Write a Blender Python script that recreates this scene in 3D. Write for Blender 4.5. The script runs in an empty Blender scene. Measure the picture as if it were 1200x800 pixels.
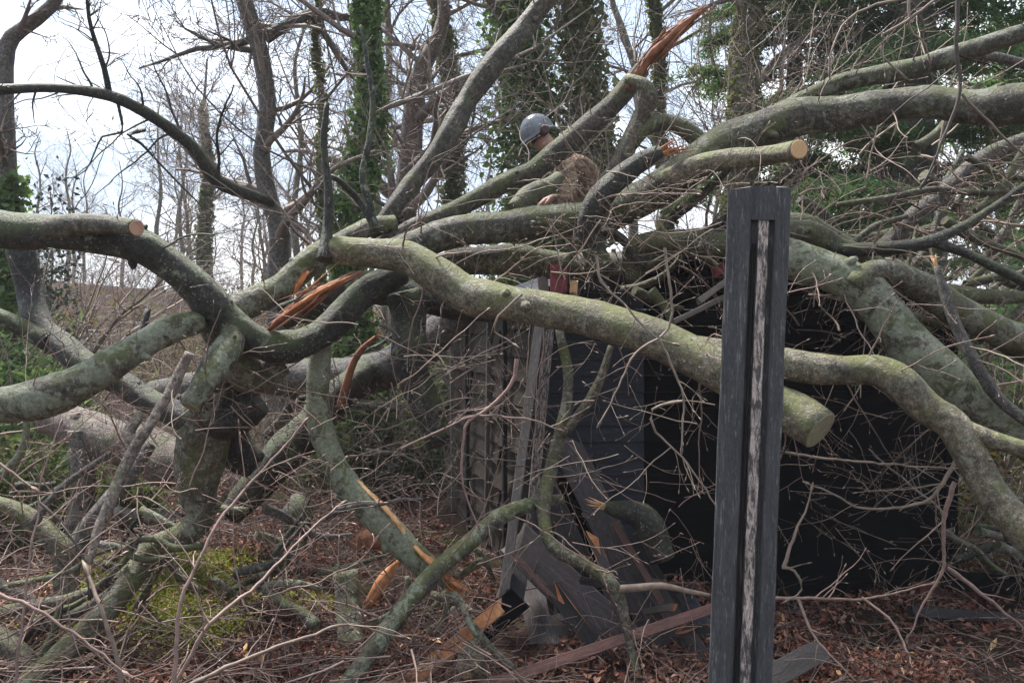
import bpy, math, random
import numpy as np
from mathutils import Vector, Matrix, noise as mnoise

# ------------------------------------------------------------------ camera, sky, sun, exposure
SC = bpy.context.scene
COL = SC.collection
F = 900.0            # focal length in pixels of a 1200 px wide frame
CAMZ = 1.6
cam_d = bpy.data.cameras.new('camera'); cam = bpy.data.objects.new('camera', cam_d); COL.objects.link(cam)
cam_d.sensor_width = 36; cam_d.lens = 36 * F / 1200; cam_d.clip_start = 0.05; cam_d.clip_end = 2000
cam.location = (0, 0, CAMZ); cam.rotation_euler = (math.radians(90), 0, 0)
SC.camera = cam

W = bpy.data.worlds.new('World'); SC.world = W; W.use_nodes = True
SUN_EL, SUN_ROT = math.radians(63), math.radians(-40)
HAZE = 0.0016
def build_world():
    nt = W.node_tree; nt.nodes.clear(); N = nt.nodes.new; L = nt.links.new
    out = N('ShaderNodeOutputWorld'); bg = N('ShaderNodeBackground'); bg.inputs['Strength'].default_value = 0.12
    sky = N('ShaderNodeTexSky'); sky.sky_type = 'NISHITA'; sky.sun_disc = False
    sky.sun_elevation = SUN_EL; sky.sun_rotation = SUN_ROT; sky.air_density = 1.0; sky.dust_density = 2.0
    tc = N('ShaderNodeTexCoord'); mp = N('ShaderNodeMapping'); mp.inputs['Scale'].default_value = (1, 1, 2.0)
    mp.inputs['Location'].default_value = (0.9, 0.45, 0.2)
    nz = N('ShaderNodeTexNoise'); nz.inputs['Scale'].default_value = 2.6; nz.inputs['Detail'].default_value = 6; nz.inputs['Roughness'].default_value = 0.5
    cr = N('ShaderNodeValToRGB'); cr.color_ramp.elements[0].position = 0.49; cr.color_ramp.elements[1].position = 0.74
    cr.color_ramp.elements[0].color = (0.08, 0.08, 0.08, 1)
    mix = N('ShaderNodeMixRGB'); mix.inputs['Color2'].default_value = (10.5, 10.35, 10.4, 1)
    mul = N('ShaderNodeMixRGB'); mul.blend_type = 'MIX'; mul.inputs['Fac'].default_value = .7; mul.inputs['Color2'].default_value = (2.3, 3.0, 3.9, 1)
    L(tc.outputs['Generated'], mp.inputs['Vector']); L(mp.outputs['Vector'], nz.inputs['Vector']); L(nz.outputs['Fac'], cr.inputs['Fac'])
    L(sky.outputs['Color'], mul.inputs['Color1']); L(mul.outputs['Color'], mix.inputs['Color1']); L(cr.outputs['Color'], mix.inputs['Fac'])
    vm = N('ShaderNodeVectorMath'); vm.operation = 'DOT_PRODUCT'; vm.inputs[1].default_value = (-.13, .83, .54)
    nv = N('ShaderNodeVectorMath'); nv.operation = 'NORMALIZE'; L(tc.outputs['Generated'], nv.inputs[0]); L(nv.outputs['Vector'], vm.inputs[0])
    ma = N('ShaderNodeMath'); ma.operation = 'MULTIPLY_ADD'; ma.inputs[1].default_value = .5; ma.inputs[2].default_value = .5; L(vm.outputs['Value'], ma.inputs[0])
    gr = N('ShaderNodeValToRGB'); e = gr.color_ramp.elements; e[0].position = .15; e[0].color = (.58, .57, .56, 1); e[1].position = .95; e[1].color = (1, 1, 1, 1)
    k = e.new(.6); k.color = (.76, .76, .76, 1); k = e.new(.8); k.color = (.86, .88, .92, 1); L(ma.outputs[0], gr.inputs['Fac'])
    m3 = N('ShaderNodeMixRGB'); m3.blend_type = 'MULTIPLY'; m3.inputs['Fac'].default_value = 1; L(mix.outputs['Color'], m3.inputs['Color1']); L(gr.outputs['Color'], m3.inputs['Color2'])
    L(m3.outputs['Color'], bg.inputs['Color']); L(bg.outputs['Background'], out.inputs['Surface'])
build_world()
sun_d = bpy.data.lights.new('sun', 'SUN'); sun_d.energy = 4.0; sun_d.angle = math.radians(15); sun_d.color = (1.0, 0.95, 0.9)
sun = bpy.data.objects.new('sun', sun_d); COL.objects.link(sun)
_sd = Vector((math.sin(SUN_ROT) * math.cos(SUN_EL), math.cos(SUN_ROT) * math.cos(SUN_EL), math.sin(SUN_EL)))
sun.rotation_euler = (_sd).to_track_quat('Z', 'Y').to_euler()
SC.view_settings.view_transform = 'Standard'; SC.view_settings.look = 'None'
SC.view_settings.exposure = 1.3; SC.view_settings.gamma = 1.0; SC.view_settings.use_curve_mapping = False

# ------------------------------------------------------------------ helpers
R = random.Random(11)
def P(px, py, d):
    """point seen at photo pixel (px, py) at depth d metres"""
    return np.array([(px - 600) / F * d, d, CAMZ - (py - 400) / F * d])

def tag(o, label=None, cat=None, group=None, kind=None):
    if label: o['label'] = label
    if cat: o['category'] = cat
    if group: o['group'] = group
    if kind: o['kind'] = kind
    return o

def empty(name, loc):
    o = bpy.data.objects.new(name, None); o.location = tuple(loc); o.empty_display_size = 0.1
    COL.objects.link(o); return o

class MB:
    """collects shapes, builds one mesh object"""
    def __init__(s): s.v = []; s.n = 0; s.f = []
    def add(s, verts, faces, mat=0, smooth=True):
        verts = np.asarray(verts, float); faces = np.asarray(faces, np.int64)
        s.v.append(verts); s.f.append((faces + s.n, mat, smooth)); s.n += len(verts)
    def addmulti(s, verts, flist):
        verts = np.asarray(verts, float); s.v.append(verts)
        for faces, mat, sm in flist: s.f.append((np.asarray(faces, np.int64) + s.n, mat, sm))
        s.n += len(verts)
    def build(s, name, mats, parent=None, origin=None):
        me = bpy.data.meshes.new(name)
        v = np.concatenate(s.v) if s.v else np.zeros((0, 3))
        if parent is not None: origin = np.array(parent['_org']); 
        elif origin is None: origin = v[np.argmin(v[:, 2])] if len(v) else np.zeros(3)
        origin = np.array(origin, float)
        v = v - origin
        me.vertices.add(len(v)); me.vertices.foreach_set('co', v.astype(np.float32).ravel())
        tot = []; idx = []; mi = []; sm = []
        for fa, m, smo in s.f:
            if fa.ndim == 1: fa = fa[None, :]
            tot.append(np.full(len(fa), fa.shape[1])); idx.append(fa.ravel()); mi.append(np.full(len(fa), m)); sm.append(np.full(len(fa), smo))
        tot = np.concatenate(tot); idx = np.concatenate(idx); mi = np.concatenate(mi); sm = np.concatenate(sm)
        start = np.concatenate([[0], np.cumsum(tot)[:-1]])
        me.loops.add(len(idx)); me.loops.foreach_set('vertex_index', idx.astype(np.int32))
        me.polygons.add(len(tot)); me.polygons.foreach_set('loop_start', start.astype(np.int32)); me.polygons.foreach_set('loop_total', tot.astype(np.int32))
        me.polygons.foreach_set('material_index', mi.astype(np.int32)); me.polygons.foreach_set('use_smooth', sm.astype(bool))
        for m in (mats if isinstance(mats, (list, tuple)) else [mats]): me.materials.append(m)
        me.update(calc_edges=True); me.validate()
        o = bpy.data.objects.new(name, me); COL.objects.link(o)
        if parent is not None: o.parent = parent
        else: o.location = tuple(origin)
        o['_org'] = [float(a) for a in origin]
        return o

def mk_empty(name, loc):
    o = empty(name, loc); o['_org'] = [float(a) for a in loc]; return o

def catmull(p, step):
    p = np.asarray(p, float); n = len(p)
    q = np.vstack([2 * p[0] - p[1], p, 2 * p[-1] - p[-2]])
    out = []
    for i in range(n - 1):
        p0, p1, p2, p3 = q[i], q[i + 1], q[i + 2], q[i + 3]
        L = np.linalg.norm((p2 - p1)[:3]); k = max(2, int(L / step))
        t = (np.arange(k) / k)[:, None]
        out.append(0.5 * ((2 * p1) + (-p0 + p2) * t + (2 * p0 - 5 * p1 + 4 * p2 - p3) * t ** 2 + (-p0 + 3 * p1 - 3 * p2 + p3) * t ** 3))
    out.append(p[-1:]); return np.vstack(out)

def frames(pts):
    t = np.gradient(pts, axis=0); t /= (np.linalg.norm(t, axis=1)[:, None] + 1e-9)
    a = np.array([0.0, 0.0, 1.0]) if abs(t[0][2]) < 0.9 else np.array([1.0, 0, 0])
    nrm = np.zeros_like(pts); n0 = np.cross(t[0], a); n0 /= np.linalg.norm(n0); nrm[0] = n0
    for i in range(1, len(pts)):
        n = nrm[i - 1] - t[i] * np.dot(nrm[i - 1], t[i]); nrm[i] = n / (np.linalg.norm(n) + 1e-9)
    return t, nrm, np.cross(t, nrm)

def tube(mb, pts, rad, sides=8, mat=0, rough=0.0, seed=0, cap0=None, cap1=None, flat=1.0, jag=0.0):
    """organic tube; cap: None = closed with bark, int = closed with that material"""
    pts = np.asarray(pts, float); rad = np.asarray(rad, float)
    t, nn, bb = frames(pts); n = len(pts)
    th = np.arange(sides) / sides * 2 * np.pi
    c, s_ = np.cos(th), np.sin(th)
    r = np.repeat(rad[:, None], sides, 1)
    dirs = c[None, :, None] * nn[:, None, :] + flat * s_[None, :, None] * bb[:, None, :]
    if rough > 0:
        R0 = float(rad.max())
        for i in range(n):
            for j in range(sides):
                q = pts[i] + dirs[i, j] * rad[i]
                v = mnoise.noise(Vector(q / (R0 * 2.3)) + Vector((seed, 0, 0))) * 1.0 + mnoise.noise(Vector(q / (R0 * 0.7)) + Vector((0, seed, 0))) * 0.35
                k = mnoise.noise(Vector(q / (R0 * 1.1)) + Vector((0, 0, seed)))
                if k > 0.33: v += (k - 0.33) * 2.4
                r[i, j] *= 1 + rough * v
    V = pts[:, None, :] + dirs * r[:, :, None]
    if jag > 0:
        rr = random.Random(seed)
        V[-1] += t[-1][None, :] * np.array([rr.uniform(-.3, 1) * jag for _ in range(sides)])[:, None]
    V = V.reshape(-1, 3)
    i = np.arange(n - 1)[:, None]; j = np.arange(sides)[None, :]; j2 = (j + 1) % sides
    Q = np.stack([i * sides + j, i * sides + j2, (i + 1) * sides + j2, (i + 1) * sides + j], -1).reshape(-1, 4)
    fl = [(Q, mat, True)]
    fl.append((np.arange(sides)[::-1][None, :], mat if cap0 is None else cap0, False))
    fl.append(((np.arange(sides) + (n - 1) * sides)[None, :], mat if cap1 is None else cap1, False))
    mb.addmulti(V, fl)

def thin(mb, pts, rad, sides=3, mat=0):
    """fast thin tube with fixed reference frame"""
    pts = np.asarray(pts, float); n = len(pts); rad = np.asarray(rad, float)
    t = np.gradient(pts, axis=0); t /= (np.linalg.norm(t, axis=1)[:, None] + 1e-9)
    m = t.mean(0); a = np.array([0., 0, 1]) if abs(m[2]) < 0.75 else np.array([0., 1, 0])
    if abs(m[1]) > 0.75 : a = np.array([1., 0, 0.2])
    nn = np.cross(t, a); nn /= (np.linalg.norm(nn, axis=1)[:, None] + 1e-9); bb = np.cross(t, nn)
    th = np.arange(sides) / sides * 2 * np.pi
    V = (pts[:, None, :] + (np.cos(th)[None, :, None] * nn[:, None, :] + np.sin(th)[None, :, None] * bb[:, None, :]) * rad[:, None, None]).reshape(-1, 3)
    i = np.arange(n - 1)[:, None]; j = np.arange(sides)[None, :]; j2 = (j + 1) % sides
    Q = np.stack([i * sides + j, i * sides + j2, (i + 1) * sides + j2, (i + 1) * sides + j], -1).reshape(-1, 4)
    mb.add(V, Q, mat, True)

def unit(v):
    v = np.asarray(v, float); return v / (np.linalg.norm(v) + 1e-9)
def rvec(r): return unit([r.gauss(0, 1), r.gauss(0, 1), r.gauss(0, 1)])

def wander(start, d, length, n, curl, r, grav=0.0):
    pts = [np.array(start, float)]; d = unit(d); st = length / n
    bend = rvec(r) * curl * 0.6
    for i in range(n):
        d = unit(d + bend * st * 3 + rvec(r) * curl + np.array([0, 0, grav * st]))
        pts.append(pts[-1] + d * st)
    return np.array(pts)

def twig(mb, start, d, length, rad, r, lvl=2, sides=4, curl=0.22, grav=0.0, buds=True, mat=0, dens=1.0):
    n = max(4, int(length / 0.05)); n = min(n, 16)
    pts = wander(start, d, length, n, curl, r, grav)
    rr = np.linspace(rad, max(rad * 0.3, 0.0008), n + 1)
    thin(mb, pts, rr, sides, mat)
    branch_twigs(mb, pts, rr, length, r, lvl, sides, curl, grav, buds, mat, dens)
def bud(mb, p, d, rad, mat):
    L = rad * 9 + .006
    q = np.array([p, p + d * L * .35, p + d * L * .7, p + d * L]); thin(mb, q, [rad * .8, rad * 1.9, rad * 1.3, 0.0002], 3, mat)
def branch_twigs(mb, pts, rr, length, r, lvl, sides, curl, grav, buds, mat, dens=1.0, frm=0.15):
    n = len(pts) - 1
    if buds: bud(mb, pts[-1], unit(pts[-1] - pts[-2]), rr[-1] + .0008, mat)
    if lvl <= 0: return
    k = max(1, int(length * 9 * dens)); k = min(k, 26)
    for q in range(k):
        i = int(frm * n + r.random() * (n * (1 - frm) - 1)) + 1; i = min(i, n)
        t = unit(pts[i] - pts[i - 1]); s = rvec(r); s = unit(s - t * np.dot(s, t))
        L = length * r.uniform(0.18, 0.5) * (1.1 - 0.6 * i / n)
        if L < 0.03: continue
        twig(mb, pts[i], unit(t * 0.8 + s), L, max(rr[i] * r.uniform(.4, .65), .0011), r, lvl - 1, 3, curl, grav, buds, mat, dens)

def leaves(mb, C, size, r, mat=0, up=0.0, asp=0.6, fold=0.35):
    """C Nx3 leaf centres -> folded 4-vertex leaves of two triangles each"""
    C = np.asarray(C, float); n = len(C); g = np.random.RandomState(r.randrange(1 << 30))
    a = g.normal(size=(n, 3)); a /= np.linalg.norm(a, axis=1)[:, None]
    nrm = g.normal(size=(n, 3)); nrm[:, 2] += up
    b = np.cross(nrm, a); b /= np.linalg.norm(b, axis=1)[:, None]; a = np.cross(b, nrm); a /= np.linalg.norm(a, axis=1)[:, None]
    nn = np.cross(a, b)
    s = size * (0.6 + 0.8 * g.rand(n))[:, None]
    p0 = C - a * s; p1 = C + b * s * asp + nn * s * fold; p2 = C + a * s; p3 = C - b * s * asp + nn * s * fold
    V = np.stack([p0, p1, p2, p3], 1).reshape(-1, 3)
    k = np.arange(n)[:, None] * 4
    mb.add(V, np.vstack([k + np.array([0, 1, 2]), k + np.array([0, 2, 3])]), mat, False)

def smooth(a, b, x):
    t = np.clip((x - a) / (b - a), 0, 1); return t * t * (3 - 2 * t)

# ------------------------------------------------------------------ materials
def nmat(name, rough=0.85, spec=0.3):
    m = bpy.data.materials.new(name); m.use_nodes = True; nt = m.node_tree
    b = nt.nodes['Principled BSDF']; b.inputs['Roughness'].default_value = rough
    b.inputs['Specular IOR Level'].default_value = spec
    return m, nt, b
class NG:
    def __init__(s, nt, scale=(1, 1, 1)):
        s.nt = nt; tc = nt.nodes.new('ShaderNodeTexCoord'); s.mp = nt.nodes.new('ShaderNodeMapping')
        s.mp.inputs['Scale'].default_value = scale; nt.links.new(tc.outputs['Object'], s.mp.inputs['Vector'])
        s.vec = s.mp.outputs['Vector']; s.tc = tc
    def noise(s, sc, det=4, rough=0.55, dist=0.0, vec=None):
        n = s.nt.nodes.new('ShaderNodeTexNoise'); n.inputs['Scale'].default_value = sc; n.inputs['Detail'].default_value = det
        n.inputs['Roughness'].default_value = rough; n.inputs['Distortion'].default_value = dist; s.nt.links.new(vec or s.vec, n.inputs['Vector']); return n.outputs['Fac']
    def vor(s, sc):
        n = s.nt.nodes.new('ShaderNodeTexVoronoi'); n.inputs['Scale'].default_value = sc; s.nt.links.new(s.vec, n.inputs['Vector']); return n.outputs['Distance']
    def ramp(s, x, stops, interp='LINEAR'):
        n = s.nt.nodes.new('ShaderNodeValToRGB'); e = n.color_ramp.elements; n.color_ramp.interpolation = interp
        while len(e) < len(stops): e.new(0.5)
        for el, (p, c) in zip(e, stops):
            el.position = p; el.color = (c, c, c, 1) if not isinstance(c, tuple) else (*c, 1)
        s.nt.links.new(x, n.inputs['Fac']); return n.outputs['Color']
    def mix(s, f, a, b, mode='MIX'):
        n = s.nt.nodes.new('ShaderNodeMixRGB'); n.blend_type = mode
        for k, x in (('Fac', f), ('Color1', a), ('Color2', b)):
            if isinstance(x, (int, float)): n.inputs[k].default_value = x if k == 'Fac' else (x, x, x, 1)
            elif isinstance(x, tuple): n.inputs[k].default_value = (*x, 1)
            else: s.nt.links.new(x, n.inputs[k])
        return n.outputs['Color']
    def math(s, op, a, b=0.0):
        n = s.nt.nodes.new('ShaderNodeMath'); n.operation = op
        for k, x in ((0, a), (1, b)):
            if isinstance(x, (int, float)): n.inputs[k].default_value = x
            else: s.nt.links.new(x, n.inputs[k])
        return n.outputs[0]
    def upness(s):
        g = s.nt.nodes.new('ShaderNodeNewGeometry'); x = s.nt.nodes.new('ShaderNodeSeparateXYZ'); s.nt.links.new(g.outputs['Normal'], x.inputs[0]); return x.outputs['Z']
    def island(s):
        g = s.nt.nodes.new('ShaderNodeNewGeometry'); return g.outputs['Random Per Island']
    def bump(s, b, h, strength=0.5, dist=0.01):
        n = s.nt.nodes.new('ShaderNodeBump'); n.inputs['Strength'].default_value = strength; n.inputs['Distance'].default_value = dist
        s.nt.links.new(h, n.inputs['Height']); s.nt.links.new(n.outputs['Normal'], b.inputs['Normal'])
    def out(s, b, c): s.nt.links.new(c, b.inputs['Base Color'])

def bark(name, dark, light, lichen=0.5, lcol=(0.34, 0.38, 0.28), moss=0.3, mcol=(0.10, 0.125, 0.045), spots=1.0, rough=0.55):
    m, nt, b = nmat(name, rough, 0.5); g = NG(nt)
    oi = nt.nodes.new('ShaderNodeObjectInfo'); rnd = oi.outputs['Random']
    va = nt.nodes.new('ShaderNodeVectorMath'); va.operation = 'ADD'; sc_ = nt.nodes.new('ShaderNodeVectorMath'); sc_.operation = 'SCALE'; sc_.inputs[0].default_value = (13, 7, 19)
    nt.links.new(rnd, sc_.inputs['Scale']); nt.links.new(g.vec, va.inputs[0]); nt.links.new(sc_.outputs[0], va.inputs[1]); g.vec = va.outputs[0]
    c = g.ramp(g.noise(6, 7, 0.7, 0.6), [(0.32, dark), (0.52, tuple(.5 * (a + b_) for a, b_ in zip(dark, light))), (0.68, light)])
    streak = g.ramp(g.noise(38, 6, 0.75), [(0.34, 0.3), (0.5, 0.95), (0.64, 2.0)])
    c = g.mix(1.0, c, streak, 'MULTIPLY')
    c = g.mix(1.0, c, g.ramp(g.noise(130, 3, 0.7), [(0.35, 0.55), (0.65, 1.4)]), 'MULTIPLY')
    up = g.math('MULTIPLY', g.upness(), 0.12)
    off = g.math('MULTIPLY', g.math('SUBTRACT', rnd, 0.5), 0.10)
    # moss likes the upper side of a limb
    mo = g.math('ADD', g.math('ADD', g.noise(5, 6, 0.65), up), off); mf = g.ramp(mo, [(0.60 - 0.3 * moss, 0.0), (0.74 - 0.25 * moss, 0.85)])
    c = g.mix(mf, c, g.mix(g.noise(70, 4, .7), tuple(x * .45 for x in mcol), tuple(x * 1.5 for x in mcol)))
    lf = g.ramp(g.math('ADD', g.noise(11, 9, 0.74, 0.6), off), [(0.655 - 0.24 * lichen, 0.0), (0.68 - 0.22 * lichen, 0.85)])
    c = g.mix(lf, c, g.mix(g.ramp(g.noise(50, 5, .7), [(.35, 0.0), (.65, 1.0)]), lcol, tuple(x * 0.45 for x in lcol)))
    vs = g.ramp(g.vor(55), [(0.16, 1.0), (0.24, 0.0)])
    vm = g.ramp(g.noise(3.5, 3), [(0.56 - 0.1 * spots, 0.0), (0.66, 0.75)])
    c = g.mix(g.mix(1.0, vs, vm, 'MULTIPLY'), c, (0.45, 0.46, 0.38))
    g.out(b, c)
    h = g.mix(0.45, g.noise(55, 6, 0.75), g.noise(13, 5, 0.6)); g.bump(b, h, 1.0, 0.03)
    return m
M = {}
M['bark'] = bark('beech_bark', (0.055, 0.047, 0.033), (0.185, 0.160, 0.115), 0.45, lcol=(0.36, 0.37, 0.28), moss=0.38, mcol=(0.13, 0.15, 0.04))
M['bark_mid'] = bark('grey_green_bark', (0.034, 0.030, 0.023), (0.135, 0.118, 0.088), 0.42, lcol=(0.32, 0.33, 0.26), moss=0.38, mcol=(0.11, 0.13, 0.035))
M['bark_light'] = bark('pale_beech_bark', (0.11, 0.095, 0.065), (0.30, 0.26, 0.18), 0.35, lcol=(0.42, 0.42, 0.31), moss=0.36, mcol=(0.18, 0.195, 0.06))
M['bark_lichen'] = bark('lichened_bark', (0.050, 0.044, 0.032), (0.16, 0.142, 0.105), 0.74, lcol=(0.38, 0.41, 0.29), moss=0.42, mcol=(0.14, 0.165, 0.045))
M['bark_dark'] = bark('wet_dark_bark', (0.016, 0.015, 0.013), (0.060, 0.056, 0.045), 0.22, moss=0.3, rough=0.5)
M['bark_grey'] = bark('grey_bark', (0.07, 0.062, 0.055), (0.17, 0.15, 0.135), 0.05, moss=0.1, spots=0.6)
M['bark_brown'] = bark('brown_bark', (0.10, 0.075, 0.06), (0.22, 0.17, 0.14), 0.05, moss=0.1)
M['deadwood'] = bark('bleached_dead_wood', (0.16, 0.125, 0.10), (0.40, 0.33, 0.27), 0.2, moss=0.1)
M['bark_far'] = bark('distant_bark', (0.10, 0.085, 0.065), (0.22, 0.19, 0.155), 0.2, moss=0.45)  # base colour lightened to stand in for haze on background trunks
M['bark_red'] = bark('reddish_bark', (0.09, 0.06, 0.05), (0.2, 0.135, 0.11), 0.0, moss=0.0)
M['moss'] = bark('mossy_bark', (0.05, 0.047, 0.032), (0.13, 0.12, 0.075), 0.3, moss=0.7, mcol=(0.13, 0.14, 0.06))
def twigmat(name, a, b_, c3):
    m, nt, b = nmat(name, 0.6, 0.4); g = NG(nt)
    c = g.ramp(g.island(), [(0.0, a), (0.5, b_), (1.0, c3)])
    c = g.mix(1.0, c, g.ramp(g.noise(30, 3), [(0.3, 0.65), (0.7, 1.25)]), 'MULTIPLY'); g.out(b, c); return m
M['twig'] = twigmat('twig_bark', (0.085, 0.06, 0.045), (0.20, 0.145, 0.115), (0.42, 0.33, 0.26))
M['twig_pink'] = twigmat('young_twig_bark', (0.15, 0.095, 0.075), (0.25, 0.165, 0.14), (0.42, 0.31, 0.26))
M['twig_pale'] = twigmat('pale_twig_bark', (0.19, 0.15, 0.115), (0.27, 0.21, 0.165), (0.36, 0.29, 0.23))
M['twig_dark'] = twigmat('dark_twig_bark', (0.04, 0.033, 0.028), (0.075, 0.06, 0.05), (0.13, 0.10, 0.085))
M['twig_far'] = twigmat('distant_twigs', (0.13, 0.10, 0.085), (0.22, 0.175, 0.15), (0.32, 0.26, 0.22))  # background twigs: paleness of haze put into the colour
M['twig_litter'] = twigmat('litter_twigs', (0.06, 0.04, 0.033), (0.15, 0.095, 0.08), (0.33, 0.24, 0.2))
def woodmat(name, a, b_, c3=None, sc=(30, 30, 4), rough=0.75):
    m, nt, b = nmat(name, rough, 0.3); g = NG(nt, sc)
    c = g.ramp(g.noise(1.5, 6, 0.65, 0.6), [(0.3, a), (0.55, b_), (0.75, c3 or b_)]); g.out(b, c); g.bump(b, g.noise(3, 5, 0.7), 0.7, 0.006); return m
M['split'] = woodmat('fresh_split_wood', (0.30, 0.11, 0.05), (0.60, 0.27, 0.12), (0.72, 0.46, 0.27), (9, 9, 9))
M['split_pale'] = woodmat('pale_split_wood', (0.5, 0.27, 0.13), (0.75, 0.48, 0.25), (0.8, 0.6, 0.36), (9, 9, 9))
M['split_red'] = woodmat('weathered_split_wood', (0.15, 0.06, 0.035), (0.30, 0.13, 0.075), (0.42, 0.22, 0.13), (9, 9, 9))
def sawn():
    m, nt, b = nmat('sawn_wood', 0.7, 0.3); g = NG(nt)
    w = nt.nodes.new('ShaderNodeTexWave'); w.wave_type = 'RINGS'; w.rings_direction = 'SPHERICAL'; w.inputs['Scale'].default_value = 50
    w.inputs['Distortion'].default_value = 2.0; nt.links.new(g.vec, w.inputs['Vector'])
    c = g.ramp(w.outputs['Fac'], [(0.0, (0.58, 0.34, 0.15)), (1.0, (0.84, 0.62, 0.35))])
    c = g.mix(g.ramp(g.noise(30, 3), [(.4, 0.0), (.7, .5)]), c, (0.62, 0.36, 0.2)); g.out(b, c); return m
M['sawn'] = sawn()
M['sawn_pink'] = woodmat('pinkish_sawn_wood', (0.42, 0.24, 0.16), (0.55, 0.33, 0.23), None, (12, 12, 12))
M['sawn_old'] = woodmat('aged_sawn_wood', (0.20, 0.19, 0.13), (0.32, 0.30, 0.2), None, (12, 12, 12))
def painted(name, base, worn, amt=0.5, sc=(25, 25, 3), rough=0.55, spec=0.35):
    m, nt, b = nmat(name, rough, spec); g = NG(nt, sc)
    c = g.ramp(g.noise(1.0, 7, 0.7, 0.3), [(0.25, tuple(x * 0.6 for x in base)), (0.6, base), (0.8, tuple(x * 1.7 for x in base))])
    f = g.ramp(g.noise(2.2, 8, 0.75, 0.6), [(0.72 - 0.2 * amt, 0.0), (0.78 - 0.16 * amt, 0.9)])
    c = g.mix(f, c, worn)
    oi = nt.nodes.new('ShaderNodeObjectInfo'); c = g.mix(1.0, c, g.ramp(oi.outputs['Random'], [(0.0, .55), (1.0, 1.45)]), 'MULTIPLY')
    c = g.mix(1.0, c, g.ramp(g.noise(9, 5, .8), [(0.35, .6), (0.65, 1.4)]), 'MULTIPLY')
    g2 = g.nt.nodes.new('ShaderNodeTexVoronoi'); g2.inputs['Scale'].default_value = 40; g.nt.links.new(g.tc.outputs['Object'], g2.inputs['Vector'])
    sp = g.ramp(g2.outputs['Distance'], [(0.06, 0.6), (0.10, 0.0)]); spm = g.ramp(g.noise(3, 2), [(0.55, 0.0), (0.65, 1.0)])
    c = g.mix(g.mix(1.0, sp, spm, 'MULTIPLY'), c, tuple(min(.3, x * 5) for x in base))
    g.out(b, c); g.bump(b, g.noise(2, 6, 0.7), 0.6, 0.004); return m
M['black'] = painted('black_painted_timber', (0.045, 0.041, 0.044), (0.15, 0.115, 0.09), 0.6, (25, 25, 3), .75, .2)
M['post'] = painted('black_weathered_post', (0.068, 0.067, 0.070), (0.19, 0.185, 0.175), 0.85, (60, 60, 6), 0.75, .2)
M['shed_black'] = painted('black_shed_paint', (0.0045, 0.0045, 0.006), (0.012, 0.012, 0.012), 0.02, (4, 4, 20), 0.8, 0.06)
M['shed_blue'] = painted('slate_shed_paint', (0.036, 0.039, 0.050), (0.10, 0.10, 0.09), 0.2, (3, 3, 30), 0.7, 0.15)
M['shed_side'] = painted('weathered_shed_boards', (0.085, 0.068, 0.056), (0.13, 0.125, 0.065), 0.8, (5, 5, 9), 0.85, .2)
M['greyboard'] = painted('grey_timber', (0.17, 0.15, 0.135), (0.07, 0.06, 0.055), 0.5)
M['redboard'] = painted('red_brown_timber', (0.17, 0.085, 0.07), (0.08, 0.06, 0.05), 0.4)
M['worn'] = painted('worn_black_plank', (0.078, 0.068, 0.070), (0.19, 0.14, 0.12), 0.75, (25, 25, 3), .75, .2)
M['paintstrip'] = painted('bare_wood_with_black_flakes', (0.48, 0.40, 0.355), (0.022, 0.022, 0.024), 1.45, (45, 45, 11))
def flat(name, c, rough=0.6, var=0.3, sc=20):
    m, nt, b = nmat(name, rough, 0.4); g = NG(nt)
    g.out(b, g.ramp(g.noise(sc, 5, .6), [(0.3, tuple(x * (1 - var) for x in c)), (0.7, tuple(min(1, x * (1 + var)) for x in c))])); g.bump(b, g.noise(sc * 3, 4), .3, .004); return m
M['red'] = flat('faded_red_paint', (0.20, 0.045, 0.05), .7, .6, 12)
M['brick'] = flat('brick_red', (0.13, 0.045, 0.033), .9, .6)
M['felt'] = flat('gritty_roofing_felt', (0.075, 0.08, 0.09), 0.9, 0.7, 160)
def leafmat(name, cols, rough=0.6, trans=0.0):
    m, nt, b = nmat(name, rough, 0.3); g = NG(nt)
    st = [(i / (len(cols) - 1), c) for i, c in enumerate(cols)]
    col = g.ramp(g.island(), st); g.out(b, col)
    if trans:
        t = nt.nodes.new('ShaderNodeBsdfTranslucent'); mx = nt.nodes.new('ShaderNodeMixShader'); mx.inputs[0].default_value = trans
        nt.links.new(g.mix(1.0, col, (1.5, 1.6, .9), 'MULTIPLY'), t.inputs['Color']); nt.links.new(b.outputs[0], mx.inputs[1]); nt.links.new(t.outputs[0], mx.inputs[2]); nt.links.new(mx.outputs[0], nt.nodes['Material Output'].inputs['Surface'])
    return m
M['litter'] = leafmat('beech_leaf_litter', [(0.07, 0.022, 0.015), (0.22, 0.075, 0.045), (0.32, 0.12, 0.075), (0.13, 0.05, 0.035), (0.46, 0.26, 0.18), (0.06, 0.026, 0.02)], 0.55)
M['ivy'] = leafmat('ivy_leaves', [(0.08, 0.14, 0.05), (0.13, 0.21, 0.08), (0.19, 0.27, 0.12), (0.09, 0.13, 0.06)], 0.45, .4)
M['ivy_dull'] = leafmat('dull_ivy_leaves', [(0.11, 0.125, 0.07), (0.16, 0.18, 0.10), (0.22, 0.20, 0.13)], 0.6, .4)
M['conifer'] = leafmat('conifer_needles', [(0.06, 0.13, 0.06), (0.12, 0.23, 0.10), (0.20, 0.31, 0.14), (0.09, 0.12, 0.07)], 0.6, .4)
M['holly'] = leafmat('holly_leaves', [(0.05, 0.075, 0.055), (0.08, 0.11, 0.08), (0.13, 0.155, 0.12)], 0.35)
M['scrub'] = leafmat('scrub_leaves', [(0.09, 0.06, 0.035), (0.13, 0.10, 0.05), (0.10, 0.12, 0.05), (0.16, 0.10, 0.07)], 0.7, .4)
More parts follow.
